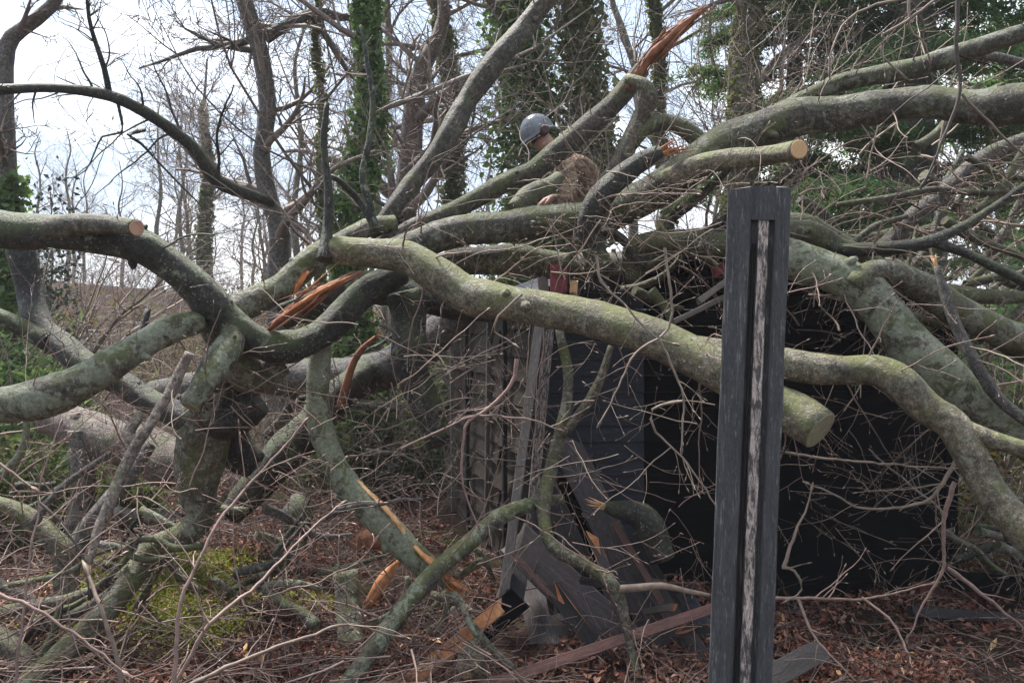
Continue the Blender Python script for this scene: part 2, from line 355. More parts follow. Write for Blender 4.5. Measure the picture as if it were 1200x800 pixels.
M['rust'] = leafmat('dead_beech_leaves', [(0.16, 0.075, 0.04), (0.24, 0.12, 0.07), (0.12, 0.06, 0.04)], 0.7, .4)
M['weed'] = leafmat('green_undergrowth', [(0.045, 0.065, 0.028), (0.07, 0.095, 0.04), (0.11, 0.135, 0.065), (0.09, 0.07, 0.045)], 0.6, .4)

# ------------------------------------------------------------------ ground
def gh(x, y):
    x = np.asarray(x, float); y = np.asarray(y, float)
    h = 0.05 * np.sin(x * 2.1 + 0.5) * np.sin(y * 1.7) + 0.03 * np.sin(x * 5.3 + y * 3.1) + 0.02 * np.sin(y * 7.7 - x * 4.0)
    h = h + 2.3 * smooth(7.5, 22, y) + 2.0 * smooth(22, 90, y) + 0.25 * np.sin(x * 0.35 + 1) * smooth(8, 16, y)
    h = h + 0.9 * smooth(-2, -9, x) * smooth(6, 14, y)
    h = h + 0.22 * np.exp(-((x + 2.0) ** 2 + (y - 4.9) ** 2) / 0.5)     # mossy hump by the roots
    return h
def build_ground():
    n = 220; u = np.linspace(-1, 1, n); ax = np.sign(u) * np.abs(u) ** 2.6 * 260; v = np.linspace(0, 1, n); ay = -20 + (v ** 2.2) * 420
    ay = np.where(v < .35, -20 + v / .35 * 22, 0); k = v >= .35; ay[k] = 2 + ((v[k] - .35) / .65) ** 2.6 * 380
    X, Y = np.meshgrid(ax, ay); Z = gh(X, Y)
    V = np.stack([X, Y, Z], -1).reshape(-1, 3); i, j = np.meshgrid(np.arange(n - 1), np.arange(n - 1), indexing='ij')
    Q = np.stack([i * n + j, i * n + j + 1, (i + 1) * n + j + 1, (i + 1) * n + j], -1).reshape(-1, 4)
    m, nt, b = nmat('woodland_floor', 0.95, 0.15); g = NG(nt)
    c = g.ramp(g.noise(14, 8, 0.75), [(0.3, (0.022, 0.014, 0.011)), (0.5, (0.07, 0.04, 0.03)), (0.7, (0.13, 0.085, 0.06))])
    c2 = g.ramp(g.noise(40, 6, 0.8), [(0.3, 0.5), (0.7, 1.4)]); c = g.mix(1.0, c, c2, 'MULTIPLY')
    mf = g.ramp(g.noise(1.1, 7, 0.7), [(0.56, 0.0), (0.62, 0.7)]); c = g.mix(mf, c, g.mix(g.noise(50, 4), (0.06, 0.08, 0.02), (0.14, 0.16, 0.05)))
    vm = nt.nodes.new('ShaderNodeVectorMath'); vm.operation = 'DISTANCE'; vm.inputs[1].default_value = (-2.1, 4.55, 0.15); nt.links.new(g.vec, vm.inputs[0])
    hump = g.math('ADD', vm.outputs['Value'], g.math('MULTIPLY', g.noise(6, 6, 0.7), 0.8)); hf = g.ramp(hump, [(0.82, 1.0), (1.15, 0.0)])
    c = g.mix(hf, c, g.mix(g.noise(45, 5), (0.09, 0.11, 0.02), (0.24, 0.26, 0.06))); g.out(b, c); g.bump(b, g.noise(35, 8, 0.8), 1.0, 0.05)
    mb = MB(); mb.add(V, Q); o = mb.build('ground', m, origin=(0, 0, 0)); tag(o, kind='structure')
build_ground()

# ------------------------------------------------------------------ background trees
def bare_tree(name, label, base, H, rad, seed, lean=(0, 0), group=None, fork=0.35, lv=3, nb=12, tm='bark_far', bm='twig_far', ivy=0, ivymat='ivy', ivyw=0.3, ivytop=1.0, pts=None, wid=None, up=0.5, spread=1.0, lsz=.045, cat='tree', parts=True):
    r = random.Random(seed)
    base = np.array([base[0], base[1], float(gh(base[0], base[1])) - 0.1])
    root = mk_empty(name, base); tag(root, label, cat, group)
    if pts is None:
        k = 9; pp = [base]
        for i in range(1, k + 1):
            pp.append(base + np.array([lean[0] * i / k * H + r.gauss(0, .012 * H) * (i > 1), lean[1] * i / k * H + r.gauss(0, .01 * H), H * i / k]))
        rr = [rad * (1 - 0.82 * (i / k)) for i in range(k + 1)]; rr[0] *= 1.35
    else:
        pp = [base] + [np.array(p) for p in pts]; rr = [wid[0] * 1.2] + list(wid)
    A = catmull(np.hstack([np.array(pp), np.array(rr)[:, None]]), 0.25)
    mb = MB(); tube(mb, A[:, :3], A[:, 3], 10, rough=0.12, seed=seed); mb.build('trunk', M[tm], root)
    mb = MB(); n = len(A); Lz = float(A[-1, 2] - base[2])
    for q in range(nb):
        t = fork + (1 - fork) * (q + r.random()) / nb; i = min(n - 1, int(t * n)); p = A[i, :3]; rb = A[i, 3] * r.uniform(.35, .6)
        az = r.random() * 6.283; d = np.array([math.cos(az), math.sin(az) * .8, up + r.uniform(-.2, .6)])
        L = Lz * r.uniform(.25, .42) * (1.25 - t * .7) * spread
        big(mb, p, d, L, rb, r, lv)
    mb.build('branches', M[bm], root)
    if ivy:
        mb = MB(); g = np.random.RandomState(seed); t = g.rand(ivy) ** 0.9 * ivytop; idx = np.clip((t * n).astype(int), 0, n - 1)
        th = g.rand(ivy) * 6.283; lump = 0.6 + 0.5 * np.sin(th * 3 + idx * 0.35 + seed) * np.sin(idx * 0.9 + th) + 0.5 * g.rand(ivy) ** 2
        rad_ = A[idx, 3] * .9 + ivyw * np.abs(lump) * (0.25 + 0.85 * g.rand(ivy) ** 1.5) * (1 - 0.8 * t)
        C = A[idx, :3] + np.stack([np.cos(th) * rad_, np.sin(th) * rad_, g.normal(size=ivy) * .12], -1)
        leaves(mb, C, lsz, r, up=0.3, asp=.8); mb.build('ivy', M[ivymat], root)
    return root
def big(mb, p, d, L, r0, r, lv):
    n = max(4, min(9, int(L / .22)))
    pts = wander(p, d, L, n, 0.2, r, 0.10); rr = np.linspace(r0, max(r0 * .2, .004), n + 1); thin(mb, pts, rr, 5 if r0 > .03 else 3)
    if lv <= 0: return
    k = int(4 + L * 1.6)
    for _ in range(min(k, 10)):
        i = r.randint(1, n); t = unit(pts[i] - pts[i - 1]); s = rvec(r); s = unit(s - t * np.dot(s, t)); s[2] += .15
        big(mb, pts[i], unit(t * .75 + s * .9), L * r.uniform(.28, .55), max(rr[i] * .55, .004), r, lv - 1)

def bx(px, d): return ((px - 600) / F * d, d)
# tree with a winding trunk whose long bough sweeps to the left edge
b = bx(328, 9)
root = bare_tree('leaning_tree', 'bare tree with a kinked dark trunk and one long bough sweeping down from the left', b, 6, .1, 5, pts=[P(326, 320, 9), P(328, 275, 9), P(314, 230, 9), P(306, 180, 9), P(314, 130, 9), P(305, 60, 9), P(286, 0, 9), P(275, -60, 9), P(290, -140, 9.2)], wid=[.13, .12, .105, .1, .1, .1, .1, .09, .05], tm='bark_grey', bm='twig_far', nb=11, fork=.35, lv=3, spread=.75, up=.2)
mb = MB(); A = catmull([list(P(x, y, d)) + [w * d / F / 2] for x, y, w, d in [(318, 236, 12, 8.9), (295, 229, 14, 8.6), (255, 212, 17, 8.2), (225, 172, 15, 7.8), (180, 138, 14, 7.4), (128, 112, 14, 7), (60, 103, 11, 6.6), (0, 105, 12, 6.3), (-60, 100, 12, 6)]], .1)
tube(mb, A[:, :3], A[:, 3], 8, rough=.15, seed=3)
for x, y, d in [(128, 110, 7), (128, 110, 7)]:
    q = catmull([P(x, y, d), P(122, 80, d), P(112, 50, d), P(104, 20, d), P(100, -30, d)], .1); thin(mb, q, np.linspace(.03, .012, len(q)), 5); branch_twigs(mb, q, np.linspace(.02, .01, len(q)), 1.3, R, 2, 3, .2, 0, False, 0)
q = catmull([P(138, 120, 7.1), P(143, 155, 7.1), P(120, 160, 7.1), P(100, 200, 7.1), P(70, 212, 7.1)], .08); thin(mb, q, np.linspace(.016, .003, len(q)), 4)
q = catmull([P(170, 152, 7.4), P(150, 158, 7.2), P(165, 168, 7.3), P(200, 205, 7.6), P(240, 245, 7.8)], .08); thin(mb, q, np.linspace(.02, .006, len(q)), 4)
branch_twigs(mb, A[:, :3], A[:, 3] * .5, 2.6, R, 2, 3, .2, .1, False, 0, .8)
mb.build('bough', M['bark_dark'], root)
# right-hand bough of the same tree
mb = MB(); A = catmull([list(P(x, y, d)) + [w * d / F / 2] for x, y, w, d in [(310, 45, 16, 9), (335, 30, 14, 9), (370, 15, 12, 9), (410, 20, 10, 9), (440, 0, 9, 9), (470, -30, 8, 9)]], .1)
tube(mb, A[:, :3], A[:, 3], 8, rough=.1, seed=4)
big(mb, P(300, 45, 9), [-1, 0, -.25], 1.4, .05, R, 3); big(mb, P(306, 60, 9), [-.8, 0, -.1], 1.2, .04, R, 3); big(mb, P(370, 15, 9), [.3, 0, -.9], 1.5, .05, R, 3)
mb.build('bough', M['bark_grey'], root)
# tree at left edge
bare_tree('ivy_tree', 'bare forked tree standing at the left edge of the photo, ivy round its foot', bx(8, 8), 6, .1, 6, pts=[P(8, 300, 8), P(8, 200, 8), P(5, 110, 8), P(8, 55, 8), P(25, 35, 8), P(60, 8, 8), P(90, -40, 8)], wid=[.11, .1, .09, .08, .07, .06, .05], tm='bark_grey', bm='twig_far', nb=7, fork=.4, ivy=2500, ivytop=.5, ivyw=.16, spread=.5)
# ivy clad columns
bare_tree('ivy_tree', 'straight trunk wholly clothed in bright green ivy left of the diagonal bough', bx(417, 8.5), 9, .14, 7, lean=(.004, 0), nb=9, fork=.45, ivy=16000, ivyw=.24, ivytop=1, lsz=.035, tm='bark_far')
bare_tree('ivy_tree', 'slim trunk under dull olive ivy behind the diagonal bough', bx(524, 12), 11, .15, 8, nb=9, fork=.4, ivy=9000, ivyw=.2, ivymat='ivy_dull', lsz=.04)
bare_tree('ivy_tree', 'broad dark green ivy column just behind the helmeted worker', bx(606, 11), 12, .2, 9, lean=(.01, 0), nb=8, fork=.4, ivy=22000, ivyw=.75, lsz=.05)
bare_tree('ivy_tree', 'rough ivy trunk to the right behind the worker', bx(688, 10.5), 11, .24, 10, nb=9, fork=.45, ivy=15000, ivyw=.34, ivymat='ivy_dull', lsz=.045)
bare_tree('ivy_tree', 'thin mossy trunk under the splintered tip of the diagonal limb', bx(776, 12), 10, .16, 12, nb=8, fork=.4, ivy=4000, ivyw=.06, ivymat='ivy_dull', lsz=.04)
bare_tree('bare_tree', 'reddish bare tree forking low between two ivy clad trunks', bx(478, 11), 6, .14, 13, pts=[P(470, 300, 11), P(480, 200, 11), P(488, 100, 11), P(505, 60, 11), P(520, 20, 11), P(510, -60, 11)], wid=[.2, .17, .14, .12, .09, .05], tm='bark_red', bm='twig_far', nb=16, fork=.4, up=.35)
bare_tree('bare_tree', 'thin green stemmed bare tree just left of the thick ivy trunk', bx(380, 9), 8, .07, 14, nb=14, fork=.3, tm='moss', ivy=2500, ivymat='ivy_dull', ivyw=.06, lsz=.03)
bare_tree('ivy_tree', 'pointed ivy clad snag far off against the pale sky', bx(240, 20), 6.2, .13, 15, nb=18, fork=.35, ivy=3000, ivymat='ivy_dull', ivyw=.14, lsz=.06, spread=.8, ivytop=.8)
bare_tree('bare_tree', 'slender twin stemmed tree far off left of the pointed snag', bx(186, 22), 5.6, .08, 16, nb=20, fork=.2, spread=.7)
bare_tree('bare_tree', 'fine twigged bare tree under the arching bough, left of the snag', bx(212, 21), 5.6, .07, 17, nb=16, fork=.25, spread=.7)
bare_tree('bare_tree', 'wide crowned bare tree filling the gap right of the kinked trunk', bx(352, 15), 7.5, .09, 18, nb=14, fork=.25, spread=.9)
bare_tree('bare_tree', 'bare tree with dense tangled crown high between the ivy trunk and the bough', bx(455, 16), 12, .12, 19, nb=11, fork=.3)
bare_tree('bare_tree', 'bare tree behind the gap between worker and splintered limb', bx(738, 15), 11, .12, 20, nb=11, fork=.25)
bare_tree('bare_tree', 'pale leaning bare tree right of the splintered limb tip', bx(822, 13), 9, .10, 21, lean=(.12, 0), nb=14, fork=.2)
bare_tree('bare_tree', 'bare tree seen through the conifer boughs at the right edge', bx(1170, 16), 10, .16, 22, nb=16, fork=.2)
# distant wood, indistinguishable copies
protos = []
for k, s in enumerate((31, 32, 33)):
    protos.append(bare_tree('bare_tree', 'slender bare tree in the hazy wood far behind the fallen limbs', (0, 30), 10.5, .16, s, nb=18, fork=.2, group='bare trees of the far wood', lv=2, spread=.9))
spots = [(x + R.uniform(-12, 12), R.uniform(27, 44)) for x in list(range(150, 460, 62)) + list(range(460, 1260, 62))]
for k, (px, d) in enumerate(spots):
    src = protos[k % 3]
    if k < 3: o = src
    else:
        o = src.copy(); COL.objects.link(o)
        for c in [c for c in src.children]:
            cc = c.copy(); COL.objects.link(cc); cc.parent = o
    x, y = bx(px, d); o.location = (x, y, float(gh(x, y)) - .1); o.rotation_euler = (0, 0, R.random() * 6.28); s = R.uniform(.8, 1.1) * (.58 if px < 420 else 1); o.scale = (s, s, s)

for k in range(14):
    px = R.uniform(40, 420); d = R.uniform(24, 34); src = protos[k % 3]; o = src.copy(); COL.objects.link(o)
    for c in list(src.children): cc = c.copy(); COL.objects.link(cc); cc.parent = o
    x, y = bx(px, d); o.location = (x, y, float(gh(x, y)) - .1); o.rotation_euler = (0, 0, R.random() * 6.28); s = R.uniform(.38, .62); o.scale = (s, s, s)
# conifers
def conifer(label, base, H, rad, seed, z0, reach, nb=46, az0=0, card=.07, per=260):
    r = random.Random(seed); base = np.array([base[0], base[1], float(gh(*base)) - .1]); root = mk_empty('conifer_tree', base); tag(root, label, 'tree')
    A = catmull([list(base + np.array([r.gauss(0, .03), 0, H * t])) + [rad * (1 - .8 * t)] for t in (0, .2, .4, .6, .8, 1)], .25)
    mb = MB(); tube(mb, A[:, :3], A[:, 3], 14, rough=.16, seed=seed); mb.build('trunk', M['bark_dark'], root)
    mb = MB(); C = []
    for q in range(nb):
        z = z0 + (H - z0) * (q + r.random()) / nb; az = r.random() * 6.283; L = reach * r.uniform(.6, 1.1) * (1 - .5 * z / H)
        d = np.array([math.cos(az), math.sin(az), .12]); n = 8
        pts = wander(base + np.array([0, 0, z]), d, L, n, .1, r, -.22); thin(mb, pts, np.linspace(.035, .008, n + 1), 4)
        for i in range(2, n + 1):
            for s in (-1, 1):
                sd = unit(np.cross(pts[i] - pts[i - 1], [0, 0, 1])) * s + unit(pts[i] - pts[i - 1]) * .6 + np.array([0, 0, -.25]) + rvec(r) * .25
                l2 = L * r.uniform(.18, .34); sp = wander(pts[i], sd, l2, 4, .15, r, -.5); thin(mb, sp, np.linspace(.008, .003, 5), 3)
                m = int(per * l2)
                t = np.array([r.random() for _ in range(m)]); ii = np.minimum((t * 4).astype(int), 3); fr = (t * 4 - ii)[:, None]
                c = sp[ii] * (1 - fr) + sp[ii + 1] * fr + np.random.RandomState(r.randrange(1 << 30)).normal(size=(m, 3)) * np.array([.07, .07, .035]); C.append(c)
    mb.build('branches', M['twig_dark'], root)
    mb = MB(); leaves(mb, np.vstack(C), card * .6, r, up=1.2, asp=.32, fold=.2); mb.build('crown', M['conifer'], root)
np.random.seed(5)
conifer('big dark conifer with a massive trunk behind the upper right limbs', bx(1062, 10.5), 10, .55, 41, 2.6, 3.0, nb=56, per=330)
conifer('dark conifer with drooping boughs left of the massive conifer trunk', bx(930, 11.5), 10, .2, 42, 3.2, 2.2, nb=52, per=300)
conifer('conifer at the far right whose boughs reach down to the tangle', bx(1235, 11), 9, .2, 43, 1.2, 2.2, nb=34, per=260)
bare_tree('ivy_tree', 'thick grey trunk dusted with dull ivy at the left flank of the conifers', bx(870, 10), 10, .3, 44, nb=10, fork=.35, ivy=9000, ivyw=.1, ivymat='ivy_dull', lsz=.035, tm='bark_brown')

def bush(name, label, c, rx, rz, n, mt, size, seed, stems=30, cat='shrub', group=None, stm='twig_far', ry=None, up=.3, root_d=None, lay=1):
    r = random.Random(seed); g = np.random.RandomState(seed); z0 = float(gh(c[0], c[1])); ry = ry or rx
    root = mk_empty(name, (c[0], c[1], z0)); tag(root, label, cat, group)
    mb = MB()
    for _ in range(stems):
        a = r.random() * 6.283; q = r.random() ** .5
        s = np.array([c[0] + math.cos(a) * rx * .35 * q, c[1] + math.sin(a) * ry * .35 * q, z0 - .05])
        twig(mb, s, [math.cos(a) * rx / rz * r.uniform(.3, 1), math.sin(a) * ry / rz * .8, 1.0], rz * r.uniform(.7, 1.25), .012 + rz * .004, r, 2, 3, .16, -.05, False, 0, .55)
    mb.build('stems', M[stm], root)
    if n:
        K = 40; cc = g.normal(size=(K, 3)); cc /= np.linalg.norm(cc, axis=1)[:, None]; cc *= (.35 + .6 * g.rand(K) ** .5)[:, None]; cc[:, 2] = np.abs(cc[:, 2])
        k = g.randint(0, K, n); q = cc[k] + g.normal(size=(n, 3)) * .13
        C = q * np.array([rx, ry, rz]) + np.array([c[0], c[1], z0]); C[:, 2] = np.maximum(C[:, 2], z0 + .02)
        mb = MB(); leaves(mb, C, size, r, up=up, asp=.6); mb.build('foliage', M[mt], root)
# shrubs on the bank and under the trees
bush('holly_bush', 'grey leaved holly against the pale sky beside the left edge trunk', bx(55, 9), .55, 3.3, 2600, 'holly', .035, 51, 12)
bush('evergreen_shrub', 'pale green shrub under the big sawn limb at the left edge', bx(15, 7.5), .8, 1.9, 5000, 'ivy', .03, 52, 20)
for k, (px, d, rx, rz, n, mt, lab) in enumerate([
    (110, 13, 1.6, 1.2, 900, 'scrub', 'brown leafless scrub on the bank right of the left edge trunk'),
    (215, 12, 1.5, 1.2, 900, 'scrub', 'brown scrub on the bank seen above the lichened limb'),
    (300, 13, 1.5, 1.6, 1300, 'scrub', 'straggling brown scrub at the foot of the kinked tree'),
    (352, 10.5, .8, 2.3, 1300, 'rust', 'bush still holding rust brown leaves left of the thick ivy trunk'),
    (455, 10, 1.1, 1.7, 3500, 'holly', 'dark evergreen shrub low between the ivy trunk and the diagonal bough'),
    (560, 9.5, 1.2, 2.1, 5500, 'holly', 'dark evergreen shrub left of the worker'),
    (520, 9, .9, 1.6, 2500, 'ivy', 'green shrub below the diagonal bough beside the worker'),
    (735, 10.5, 1.0, 2.0, 2500, 'holly', 'dark shrub right of the worker under the arched limb'),
    (830, 8.8, 1.0, 2.3, 900, 'scrub', 'twiggy brown bush behind the sawn pale limb end'),
    (905, 8.5, .9, 2.1, 1200, 'scrub', 'twiggy bush behind the black post top'),
    (990, 8, 1.0, 2.0, 5000, 'conifer', 'low evergreen shrub under the massive conifer'),
    (1090, 7.6, 1.0, 2.0, 6500, 'conifer', 'green shrub in the tangle right of the massive conifer trunk'),
    (1185, 7.2, .9, 2.1, 6000, 'conifer', 'green shrub at the right edge behind the crossed limbs'),
    (425, 8.5, .9, .9, 2500, 'weed', 'low green undergrowth seen through the gap under the torn limb'),
    (20, 6.2, .7, .8, 2600, 'weed', 'green bramble low at the left edge below the lichened limb'),
    (130, 6.6, .5, .35, 1500, 'weed', 'small patch of green leaves below the lichened limb')]):
    bush('shrub', lab, bx(px, d), rx, rz, n, mt, .03 + .001 * d, 60 + k, 34 if rz > 1 else 14)

# ------------------------------------------------------------------ shed
C0 = np.array([.20, 4.85, 0.0])            # near left corner
CR = np.array([2.86, 5.05, 0.0])           # near right corner
CB = np.array([-.62, 7.6, 0.0])            # far left corner
WH, AP = 1.86, 2.34                         # eaves, apex height
shed = mk_empty('garden_shed', C0); tag(shed, 'small black gabled garden shed crushed under the fallen limbs, one side bare weathered boards', 'shed')
ex = unit(CR - C0); ey = unit(CB - C0); W_ = np.linalg.norm(CR - C0); D_ = np.linalg.norm(CB - C0)
def boxo(mb, o, ax, ay, az, mat=0, bev=0.0):
    o, ax, ay, az = [np.asarray(q, float) for q in (o, ax, ay, az)]
    V = [o + ax * i + ay * j + az * k for k in (0, 1) for j in (0, 1) for i in (0, 1)]
    mb.add(V, [[0, 2, 3, 1], [4, 5, 7, 6], [0, 1, 5, 4], [2, 6, 7, 3], [0, 4, 6, 2], [1, 3, 7, 5]], mat, False)
Z = np.array([0, 0, 1.0])
mb = MB(); mb2 = MB()
nrmf = unit(np.cross(ex, Z)) ; nrmf = nrmf if nrmf[1] < 0 else -nrmf
hb = .105; xs = .64
def roof_z(t): return WH + (AP - WH) * (1 - abs(t / W_ - .5) * 2)
k = 0; z = 0.02
while z < AP - .05:
    t0, t1 = 0.0, W_
    if z > WH - .04: t0 = (z + .05 - WH) / (AP - WH) * W_ / 2; t1 = W_ - t0
    zt = z + hb - .003
    for (a, b_, m) in ((t0, min(xs, t1), mb), (max(t0, xs + .004), t1, mb2)):
        if b_ <= a: continue
        o = C0 + ex * a + Z * z; jit = R.uniform(0, .003)
        V = [o + nrmf * (.020 + jit), o + ex * (b_ - a) + nrmf * (.020 + jit), o + ex * (b_ - a) + nrmf * .006 + Z * (zt - z), o + nrmf * .006 + Z * (zt - z)]
        V += [v - nrmf * .02 for v in V]
        m.add(V, [[0, 1, 2, 3], [5, 4, 7, 6], [0, 4, 5, 1], [3, 2, 6, 7], [0, 3, 7, 4], [1, 5, 6, 2]], 0, False)
    z += hb
mb.build('front_cladding', M['shed_blue'], shed)
mb2.build('front_boarding', M['shed_black'], shed)
# left side wall: curled overlapping boards between thin battens
mb = MB(); z = 0.02; nrms = unit(np.cross(Z, ey)); nrms = nrms if nrms[0] < 0 else -nrms
hs = .165
while z < WH - .05:
    n = 3; step = D_ / n
    for i in range(n):
        if z > 1.2 and R.random() < .06: continue
        w = step * R.uniform(.93, 1.0); o = C0 + ey * (i * step) + Z * (z + R.uniform(-.014, .014)); lift = R.uniform(.025, .05); h = hs * 1.14
        V = [o + nrms * lift, o + ey * w + nrms * (lift + R.uniform(-.012, .012)), o + ey * w + nrms * .004 + Z * h, o + nrms * .004 + Z * h]; V += [v - nrms * .008 for v in V]
        mb.add(V, [[0, 1, 2, 3], [5, 4, 7, 6], [0, 4, 5, 1], [3, 2, 6, 7], [0, 3, 7, 4], [1, 5, 6, 2]], 0, False)
    z += hs
mb.build('side_cladding', M['shed_side'], shed)
mb = MB(); boxo(mb, C0 + ey * .03 - nrms * .02 - nrms * 0, ey * (D_ - .1), -nrms * .02, Z * (WH - .05)); mb.build('side_wall', M['shed_black'], shed)
mb = MB(); boxo(mb, CR - ex * .03 - nrmf * .03, ey * D_ * .9, -ex * .03, Z * (WH - .05)); mb.build('side_wall', M['shed_black'], shed)
for t, w, m in [(.62, .045, 'black'), (1.15, .04, 'greyboard'), (1.75, .045, 'black'), (2.35, .04, 'greyboard')]:
    mb = MB(); boxo(mb, C0 + ey * t + nrms * .055, ey * w, nrms * .03, Z * (WH - .03) + nrms * R.uniform(-.05, .02)); mb.build('batten', M[m], shed)
# corner posts
mb = MB(); boxo(mb, C0 - ex * .05 + nrmf * .03, ex * .075, nrmf * .03, Z * WH); mb.build('corner_post', M['black'], shed)
mb = MB(); boxo(mb, CR - ex * .04 + nrmf * .03, ex * .075, nrmf * .03, Z * WH); mb.build('corner_post', M['shed_black'], shed)
# roof slopes with broken felt edge
for s in (0, 1):
    mb = MB(); n = 14
    t0 = -.12 if s == 0 else W_ + .12; tm = W_ / 2
    z0 = roof_z(0) - .03; a = C0 + ex * t0 + Z * (z0 + .02) + nrmf * .12; bq = C0 + ex * tm + Z * (AP + .03) + nrmf * .12
    dep = unit(ey - ex * 0) * (D_ * .97)
    boxo(mb, a, (bq - a), dep, np.array([0, 0, .025])); mb.build('roof_panel', M['felt'], shed)
    mb = MB(); boxo(mb, a - Z * .09 + nrmf * .004, (bq - a), nrmf * .022, Z * .10); mb.build('barge_board', M['shed_blue'] if s == 0 else M['shed_black'], shed)
    mb = MB(); boxo(mb, a + Z * .027 + nrmf * .004, (bq - a), nrmf * .024, Z * .012); mb.build('edge_strip', M['greyboard'], shed)
mb = MB(); boxo(mb, C0 + ex * 1.2 + nrmf * .07 + Z * .0, ex * (W_ - 1.1), nrmf * .06, Z * .07); mb.build('sill', M['shed_black'], shed)

# ------------------------------------------------------------------ boards and posts
def board(name, label, a, b_, wpx, thick, m, cat='board', group=None, roll=0.0, edge=None, seed=0, jag=.02, n=10, bend=0.0, taper=1.0, face=None):
    """a, b_ = (px, py, depth); wide face turned to the camera side"""
    r = random.Random(seed + int(a[0]) * 7); A = P(*a); B = P(*b_); t = unit(B - A); L = np.linalg.norm(B - A)
    view = unit((A + B) / 2 - np.array([0, 0, CAMZ])) if face is None else unit(face)
    nn = unit(-view + t * np.dot(view, t)); s = np.cross(t, nn); c, q = math.cos(roll), math.sin(roll); nn, s = nn * c + s * q, s * c - nn * q
    d = (a[2] + b_[2]) / 2; w = wpx * d / F
    V = []; cs = 6
    jl = [r.uniform(-1, 1) * jag for _ in range(cs)]; jr = [r.uniform(-1, 1) * jag for _ in range(cs)]
    prof = [(-.5, .5), (-.46, .62), (0, .64), (.46, .62), (.5, .5), (.5, -.5), (.45, -.6), (-.45, -.6), (-.5, -.4)]
    K = len(prof)
    for i in range(n + 1):
        f = i / n; ww = w * (1 - (1 - taper) * f)
        for j, (u, v) in enumerate(prof):
            off = 0
            if i == 0: off = jl[j % cs]
            if i == n: off = jr[j % cs]
            wob = mnoise.noise(Vector((f * 3 + seed, u * 2, v))) * .004
            V.append(A + t * (L * f + off) + s * (u * ww + wob) + nn * (v * thick + bend * math.sin(f * math.pi)))
    Q = [[i * K + j, i * K + (j + 1) % K, (i + 1) * K + (j + 1) % K, (i + 1) * K + j] for i in range(n) for j in range(K)]
    mb = MB(); em = 1 if edge else 0
    fl = [(np.array([q_ for q_ in Q if q_[0] % K in (0, 1, 2, 3, 5, 6)]), 0, False), (np.array([q_ for q_ in Q if q_[0] % K in (4, 7, 8)]), em, False),
          (np.arange(K)[::-1][None, :], em, False), (np.arange(K)[None, :] + n * K, em, False)]
    mb.addmulti(V, fl)
    o = mb.build(name, [M[m]] + ([M[edge]] if edge else [])); tag(o, label, cat, group)
    Bm = Matrix([[s[k], nn[k], t[k]] for k in range(3)]); Bm = Bm if Bm.determinant() > 0 else Matrix([[-s[k], nn[k], t[k]] for k in range(3)])
    o.data.transform(Bm.inverted().to_4x4()); o.rotation_euler = Bm.to_euler(); return o
G1 = 'broken boards fallen from the shed'
board('plank', 'broad black plank lying slantwise on top of the board heap below the shed corner', (612, 640, 4.25), (728, 750, 3.95), 46, .024, 'worn', group=G1, seed=1, edge='greyboard', jag=.11)  # edge highlight put into the colour: edges get the lighter grey
board('plank', 'long black plank leaning from the shed corner down behind the heap', (664, 520, 4.55), (772, 745, 4.15), 36, .024, 'worn', group=G1, seed=2, edge='greyboard', jag=.11)  # lighter grey edges, a highlight painted along the plank
board('plank', 'short plank with a torn reddish edge standing behind the slanting planks', (640, 570, 4.6), (695, 690, 4.4), 26, .02, 'black', group=G1, seed=3, edge='split_red', jag=.06)
board('plank', 'wide mossy panel at the bottom of the heap, edge on the ground', (618, 655, 4.5), (668, 830, 3.7), 46, .02, 'worn', group=G1, seed=4)
board('plank', 'dark panel standing at the foot of the heap beside the mossy one', (672, 700, 4.25), (712, 840, 3.7), 32, .02, 'worn', group=G1, seed=14, edge='redboard', jag=.05)
board('plank', 'narrow dark batten on the right side of the heap running down to the post', (742, 630, 4.45), (832, 775, 4.0), 16, .03, 'black', group=G1, seed=5, edge='redboard')
board('plank', 'thin brown lath just under the mossy stub', (722, 615, 4.3), (790, 730, 4.05), 8, .02, 'redboard', group=G1, seed=6)
board('plank', 'dark rough board deep in the heap behind the slanting planks', (655, 560, 4.7), (742, 750, 4.3), 30, .02, 'shed_black', group=G1, seed=7)
board('batten', 'long red brown batten lying across the foot of the heap', (560, 806, 3.5), (836, 712, 3.85), 12, .03, 'redboard', 'batten', seed=8, jag=.005)
board('split_board', 'split board showing raw orange wood beside the heap', (470, 806, 3.5), (585, 712, 3.9), 17, .025, 'split', group=G1, seed=9, edge='split_pale', jag=.05)
board('split_board', 'black outer face of a snapped board above the raw orange split', (545, 752, 3.86), (610, 700, 4.05), 30, .02, 'shed_black', group=G1, seed=10)
board('plank', 'black upright plank end joining the leaning jamb at the orange split', (600, 716, 4.05), (612, 640, 4.3), 22, .03, 'black', group=G1, seed=19)
board('plank', 'pale grey board end lying low behind the foot of the black post', (890, 800, 3.4), (958, 764, 3.7), 26, .02, 'greyboard', group=G1, seed=11, jag=.05)
board('timber_jamb', 'long grey jamb leaning in front of the shed corner, foot in the heap', (632, 375, 4.55), (588, 716, 4.1), 11, .035, 'greyboard', 'timber', seed=13, jag=.01)
board('timber_jamb', 'narrow black jamb with flaking paint beside the leaning grey one', (647, 345, 4.6), (620, 640, 4.45), 12, .03, 'paintstrip', 'timber', seed=15)
board('timber_jamb', 'dark jamb edge tight behind the leaning grey one', (634, 372, 4.66), (612, 660, 4.5), 18, .03, 'black', 'timber', seed=25)
board('plank', 'steep black plank leaning against the wall just left of the mossy stub', (690, 545, 4.62), (728, 700, 4.3), 20, .02, 'shed_blue', group=G1, seed=31, edge='redboard', jag=.1)
